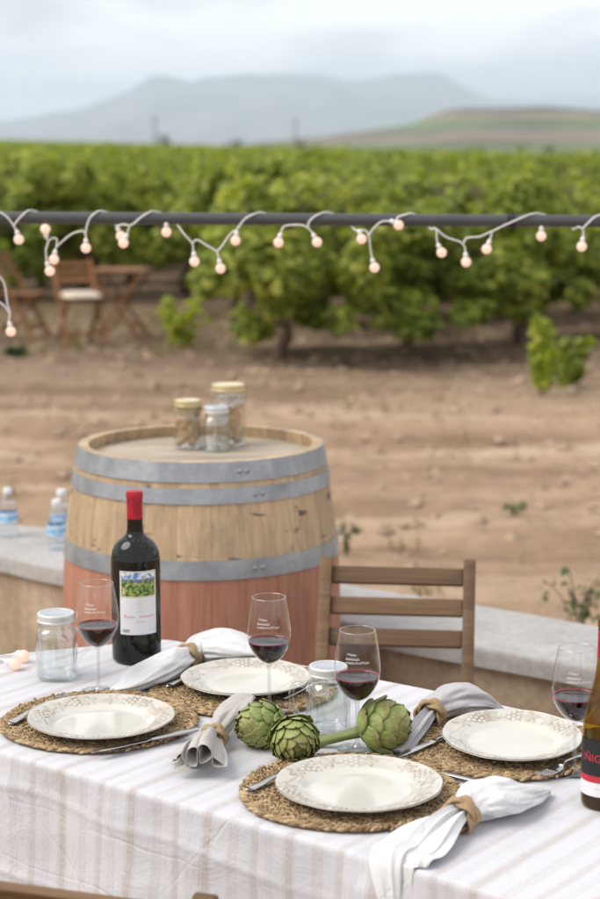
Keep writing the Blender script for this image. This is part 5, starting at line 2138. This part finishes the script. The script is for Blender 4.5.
def linen_mat(name, c):
    T = NT(name)
    v = T.coord('Object')
    w1 = T.noise(T.coord('Object', (1, 1, 1)), 900, 2, 0.5)
    w2 = T.noise(v, 28, 5, 0.6, 0.5)
    b = T.ramp(w2, [(0.3, tuple(x * .95 for x in c)), (0.7, tuple(min(1, x * 1.03) for x in c))])
    rdg = T.math('ABSOLUTE', T.math('SUBTRACT', T.noise(v, 16, 3, 0.5, 1.5), 0.5))
    hsum = T.math('ADD', T.math('ADD', T.math('MULTIPLY', w2, 0.45), T.math('MULTIPLY', w1, 0.14)), T.math('MULTIPLY', T.math('MINIMUM', rdg, 0.09), 3.0))
    p = T.pbr(b, 0.9, 0, T.bump(hsum, 0.5, 0.006), 0.15, Sheen_Weight=0.2)
    tl = T.n('ShaderNodeBsdfTranslucent')
    tl.inputs[0].default_value = (*c, 1)
    ms = T.n('ShaderNodeMixShader')
    ms.inputs[0].default_value = 0.18
    T.l(p, ms.inputs[1])
    T.l(tl.outputs[0], ms.inputs[2])
    return T.end(ms.outputs[0])


white_l = linen_mat('white_linen', (0.83, 0.83, 0.84))
grey_l = linen_mat('grey_linen', (0.58, 0.545, 0.525))
lilac_l = linen_mat('lilac_grey_linen', (0.56, 0.545, 0.575))


def half_napkin(mb, ring, d0, stations, folds, seed, layers=2, nu=72, nv=44):
    """cloth gathered in the ring and fanning out of it. stations: (point, half width, pleat height, lift);
    each layer is a pleated sheet; folds = number of pleats"""
    rr = random.Random(seed)
    pts = catmull([tuple(s[0]) for s in stations], nv)
    par = catmull([(s[1], s[2], s[3]) for s in stations], nv)
    for lay in range(layers):
        ph = rr.uniform(0, TAU)
        P = []
        fr_ = [rr.uniform(-1, 1) for _ in range(4)]
        for j in range(nv):
            q = j / (nv - 1)
            p = Vector(pts[j])
            t_ = Vector(pts[min(j + 1, nv - 1)]) - Vector(pts[max(j - 1, 0)])
            t_.normalize()
            side = t_.cross(Vector((0, 0, 1))).normalized()
            up = side.cross(t_).normalized()
            hw_, hp, lift = par[j]
            hw_ *= (1.0 if lay == 0 else 0.86)
            row = []
            for i in range(nu):
                s = i / (nu - 1) * 2 - 1
                # arched cross-section with pleats
                pl_ = math.sin(PI * folds * s + ph + 0.9 * fr_[0] * q + 0.5 * math.sin(3 * s + fr_[1]))
                arch = 1 - abs(s) ** 2.4
                z = lift * arch + hp * pl_ * (0.35 + 0.65 * (1 - abs(s))) * (1 if lay == 0 else -0.8) - lay * 0.004
                x = hw_ * (s + 0.10 * math.sin(PI * folds * s * 2 + ph)) * (1 - 0.0 * q)
                n3 = 0.006 * nz(s * 2.2 + seed, q * 3.0, lay) * q
                z += n3
                ln = 0.010 * fr_[2] * s * q + 0.006 * fr_[3] * math.sin(2.2 * s + seed) * q
                w_ = p + side * x + up * z + t_ * ln
                row.append(w_)
            P.append(row)
        # keep off the table
        for row in P:
            for w_ in row:
                if mb.floor(w_) is not None:
                    w_.z = max(w_.z, mb.floor(w_))
        mb.grid([[tuple(w_) for w_ in row] for row in P])


class NB(MB):
    def floor(s, p):
        a, d = ST((p.x, p.y))
        if d > -0.012:
            return TZ + 0.0026
        return None


def puff_half(mb, stations, seed, nu=64, nv=44, pleat=6):
    """closed, puffed end: a folded cloth pillow running out of the ring"""
    pts = catmull([tuple(s[0]) for s in stations], nv)
    par = catmull([(s[1], s[2]) for s in stations], nv)
    P = []
    for j in range(nv):
        q = j / (nv - 1)
        p = Vector(pts[j])
        t_ = (Vector(pts[min(j + 1, nv - 1)]) - Vector(pts[max(j - 1, 0)])).normalized()
        side = t_.cross(Vector((0, 0, 1))).normalized()
        up = side.cross(t_).normalized()
        w_, h_ = par[j]
        row = []
        for i in range(nu):
            a = TAU * i / nu
            pla = max(0.0, 1 - q * 1.9) * 0.16 + 0.02
            k = 1 + pla * math.sin(pleat * a + 2.2 * math.sin(a + seed) + 1.5 * q) + 0.26 * nz(math.cos(a) * 1.6 + seed, math.sin(a) * 1.6, q * 2.6) * min(1, q * 3) + 0.10 * (1 - abs(nz(math.cos(a) * 2.4 + seed, math.sin(a) * 2.4, q * 3.2)) * 4) * min(1, q * 2.5) * 0.8 + 0.06 * nz(math.cos(a) * 4 + seed, math.sin(a) * 4, q * 7)
            c_, s_ = math.cos(a), math.sin(a)
            # sharp folded side edges
            ex = math.copysign(abs(c_) ** 0.9, c_)
            ez = math.copysign(abs(s_) ** 1.25, s_)
            v_ = p + side * (w_ * k * ex) + up * (h_ * k * ez)
            f_ = mb.floor(v_)
            if f_ is not None:
                v_.z = max(v_.z, f_)
            row.append(tuple(v_))
        P.append(row)
    mb.grid(P, closed_u=True)
    mb.f.append(tuple(len(mb.v) - nu + i for i in range(nu)))


def rope_ring(label, c, axis, r, wd=0.0135, flat=1.0):
    axis = Vector(axis).normalized()
    t = thing('napkin_ring', label, 'napkin ring', c, 0, 'rope napkin rings')
    t.rotation_euler = axis.to_track_quat('Z', 'X').to_euler()
    mb = MB()
    pL, qB = 3, 5
    for cord in (-1, 0, 1):
        pts = []
        m = 220
        for k in range(m):
            a = TAU * pL * k / m
            th = qB * a / pL
            ax = wd * 0.72 * math.cos(th) + cord * 0.0046
            rr_ = r + 0.0046 + 0.0030 * math.sin(2 * th + 0.4) - 0.0016 * (ax / wd) ** 2 + cord * 0.0016 * math.sin(th)
            pts.append((rr_ * math.cos(a), rr_ * math.sin(a) * flat, ax))
        mb.tube(pts, 0.00285, 7, True)
    mb.build('knotted_cord', MAT['rope'], t)
    MB().lathe([(r - .001, -wd * .8), (r + 0.0010, -wd * .5), (r + 0.0010, wd * .5), (r - .001, wd * .8)], 36, capb=False, capt=False).build('band', MAT['rope'], t)
    return t


def nk(u, v, h_):
    return at(u, v, TZ + h_)


def napkin(label, mat_, build_fn):
    mb = NB()
    build_fn(mb)
    me = mb.mesh('napkin', mat_)
    o = link('napkin', me)
    so = o.modifiers.new('thickness', 'SOLIDIFY')
    so.thickness = 0.0009
    so.offset = 0
    ss = o.modifiers.new('smooth', 'SUBSURF')
    ss.levels = ss.render_levels = 1
    tag(o, label, 'napkin', 'linen napkins in rope rings')
    return o


# 1: white, left of the far plate
def n1b(mb):
    r0 = nk(187, 657, 0.028)
    puff_half(mb, [(r0, 0.019, 0.019), (nk(198, 651, 0.031), 0.029, 0.029), (nk(216, 648, 0.037), 0.048, 0.037), (nk(236, 649, 0.035), 0.055, 0.034), (nk(256, 652, 0.026), 0.050, 0.024), (nk(270, 657, 0.010), 0.036, 0.006)], 3, pleat=5)
    puff_half(mb, [(r0, 0.019, 0.019), (nk(176, 663, 0.028), 0.028, 0.026), (nk(160, 670, 0.027), 0.038, 0.027), (nk(143, 677, 0.023), 0.040, 0.022), (nk(126, 685, 0.013), 0.031, 0.012), (nk(110, 690, 0.004), 0.012, 0.002)], 8, pleat=5)


napkin('white linen napkin in a rope ring beside the magnum bottle', white_l, n1b)
ra = nk(181, 660, 0.027)
rope_ring('rope ring round the white napkin beside the magnum bottle', nk(187, 657, 0.027), nk(200, 650, 0.03) - nk(174, 664, 0.026), 0.0205)


# 2: grey, crumpled, standing out towards the near edge
def n2b(mb):
    r0 = nk(213, 738, 0.022)
    puff_half(mb, [(r0, 0.016, 0.016), (nk(221, 726, 0.026), 0.018, 0.017), (nk(229, 714, 0.034), 0.024, 0.015), (nk(238, 703, 0.044), 0.026, 0.009), (nk(246, 695, 0.050), 0.020, 0.004)], 5, pleat=4)
    half_napkin(mb, None, None, [(r0, 0.015, 0.008, 0.010), (nk(207, 745, 0.028), 0.028, 0.016, 0.020), (nk(202, 755, 0.030), 0.042, 0.023, 0.024), (nk(198, 765, 0.026), 0.048, 0.026, 0.020)], 1.8, 11, 2)
    half_napkin(mb, None, None, [(r0, 0.013, 0.006, 0.004), (nk(204, 745, 0.016), 0.024, 0.012, 0.006), (nk(195, 753, 0.016), 0.036, 0.016, 0.006), (nk(188, 760, 0.014), 0.040, 0.016, 0.004)], 1.6, 23, 2)


napkin('small crumpled grey linen napkin in a rope ring beside the darker artichoke', grey_l, n2b)
rope_ring('rope ring round the small crumpled grey napkin', nk(213, 738, 0.021), nk(222, 725, 0.024) - nk(204, 750, 0.020), 0.0175)


# 3: lilac grey, beside the round artichoke
def n3b(mb):
    r0 = nk(430, 713, 0.028)
    puff_half(mb, [(r0, 0.018, 0.018), (nk(439, 706, 0.032), 0.030, 0.026), (nk(455, 700, 0.036), 0.046, 0.031), (nk(473, 700, 0.031), 0.048, 0.025), (nk(490, 704, 0.018), 0.036, 0.012), (nk(503, 709, 0.006), 0.016, 0.003)], 13, pleat=5)
    half_napkin(mb, None, None, [(r0, 0.015, 0.007, 0.010), (nk(421, 723, 0.022), 0.020, 0.008, 0.012), (nk(409, 736, 0.014), 0.026, 0.007, 0.010), (nk(398, 746, 0.008), 0.030, 0.004, 0.006), (nk(391, 751, 0.006), 0.030, 0.002, 0.004)], 2.0, 31, 2)


napkin('lilac grey linen napkin in a rope ring beside the round artichoke', lilac_l, n3b)
rope_ring('rope ring round the lilac grey napkin', nk(430, 714, 0.026), nk(441, 704, 0.03) - nk(420, 724, 0.022), 0.0200)


# 4: white, hanging over the near edge
def n4b(mb):
    r0 = nk(461, 815, 0.026)
    puff_half(mb, [(r0, 0.019, 0.018), (nk(470, 806, 0.030), 0.030, 0.027), (nk(485, 799, 0.034), 0.043, 0.031), (nk(503, 797, 0.028), 0.043, 0.026), (nk(522, 794, 0.018), 0.036, 0.016), (nk(541, 789, 0.007), 0.022, 0.004)], 21, pleat=5)
    edge = nk(404, 858, 0.006)
    pe = Vector((edge.x, edge.y, TZ - 0.004)) - Vector((AC.x, AC.y, 0)) * 0.012
    pd_ = Vector((edge.x, edge.y, TZ - 0.085)) - Vector((AC.x, AC.y, 0)) * 0.034 + Vector((AL.x, AL.y, 0)) * 0.012
    half_napkin(mb, None, None, [(r0, 0.016, 0.009, 0.012), (nk(447, 822, 0.024), 0.030, 0.010, 0.014), (nk(430, 834, 0.018), 0.046, 0.009, 0.012), (nk(414, 849, 0.010), 0.052, 0.007, 0.008), (pe + Vector((0, 0, .008)), 0.046, 0.006, 0.006), (pd_, 0.016, 0.004, 0.004)], 2.1, 43, 2, 80, 60)


napkin('white linen napkin in a rope ring, its end hanging over the table edge', white_l, n4b)
rope_ring('rope ring round the white napkin that hangs over the table edge', nk(460, 815, 0.026), nk(474, 803, 0.03) - nk(446, 826, 0.024), 0.0215)

# two more bulbs of a light string lying on the far left table corner
st2 = thing('string_lights', 'end of a light string with two pale pink bulbs on the cloth', 'string lights', at(19, 660, TZ))
base = at(19, 660, TZ)
wmb = MB()
tb = []
for (u, v, a) in ((15.5, 663.5, 0.4), (23.5, 656, 0.9)):
    c_ = at(u, v, TZ + BR) - base
    o = link('bulb', bulb_me, st2)
    d = Vector((-math.cos(a), math.sin(a), 0.12)).normalized()
    o.location = c_ - d * BR
    o.rotation_euler = d.to_track_quat('Z', 'Y').to_euler()
    so = link('socket', sock_me, o)
    so.location = (0, 0, 2 * BR - 0.002)
    tb.append(c_ + d * (BR + 0.012))
wire([tb[0], at(3, 660, TZ + .004) - base, at(-12, 664, TZ + .004) - base, at(-40, 668, TZ + .004) - base])
wire([tb[1], at(12, 654.5, TZ + .004) - base, at(0, 657, TZ + .004) - base, at(-12, 664, TZ + .004) - base])
wmb.build('wire', MAT['wire'], st2)

# ------------------------------------------------------------------ haze
T = NT('air_haze')
pv = T.n('ShaderNodeVolumePrincipled')
pv.inputs['Color'].default_value = (0.75, 0.855, 1.0, 1)
pv.inputs['Density'].default_value = 1.1e-4
pv.inputs['Anisotropy'].default_value = 0.0
T.l(pv.outputs[0], T.out.inputs['Volume'])
hz = MB().box((0, 10800, 359.0), (22600, 25000, 742)).build('haze', T.m, None, False)
tag(hz, 'pale blue haze over the plain and the mountains', None, None, 'stuff')
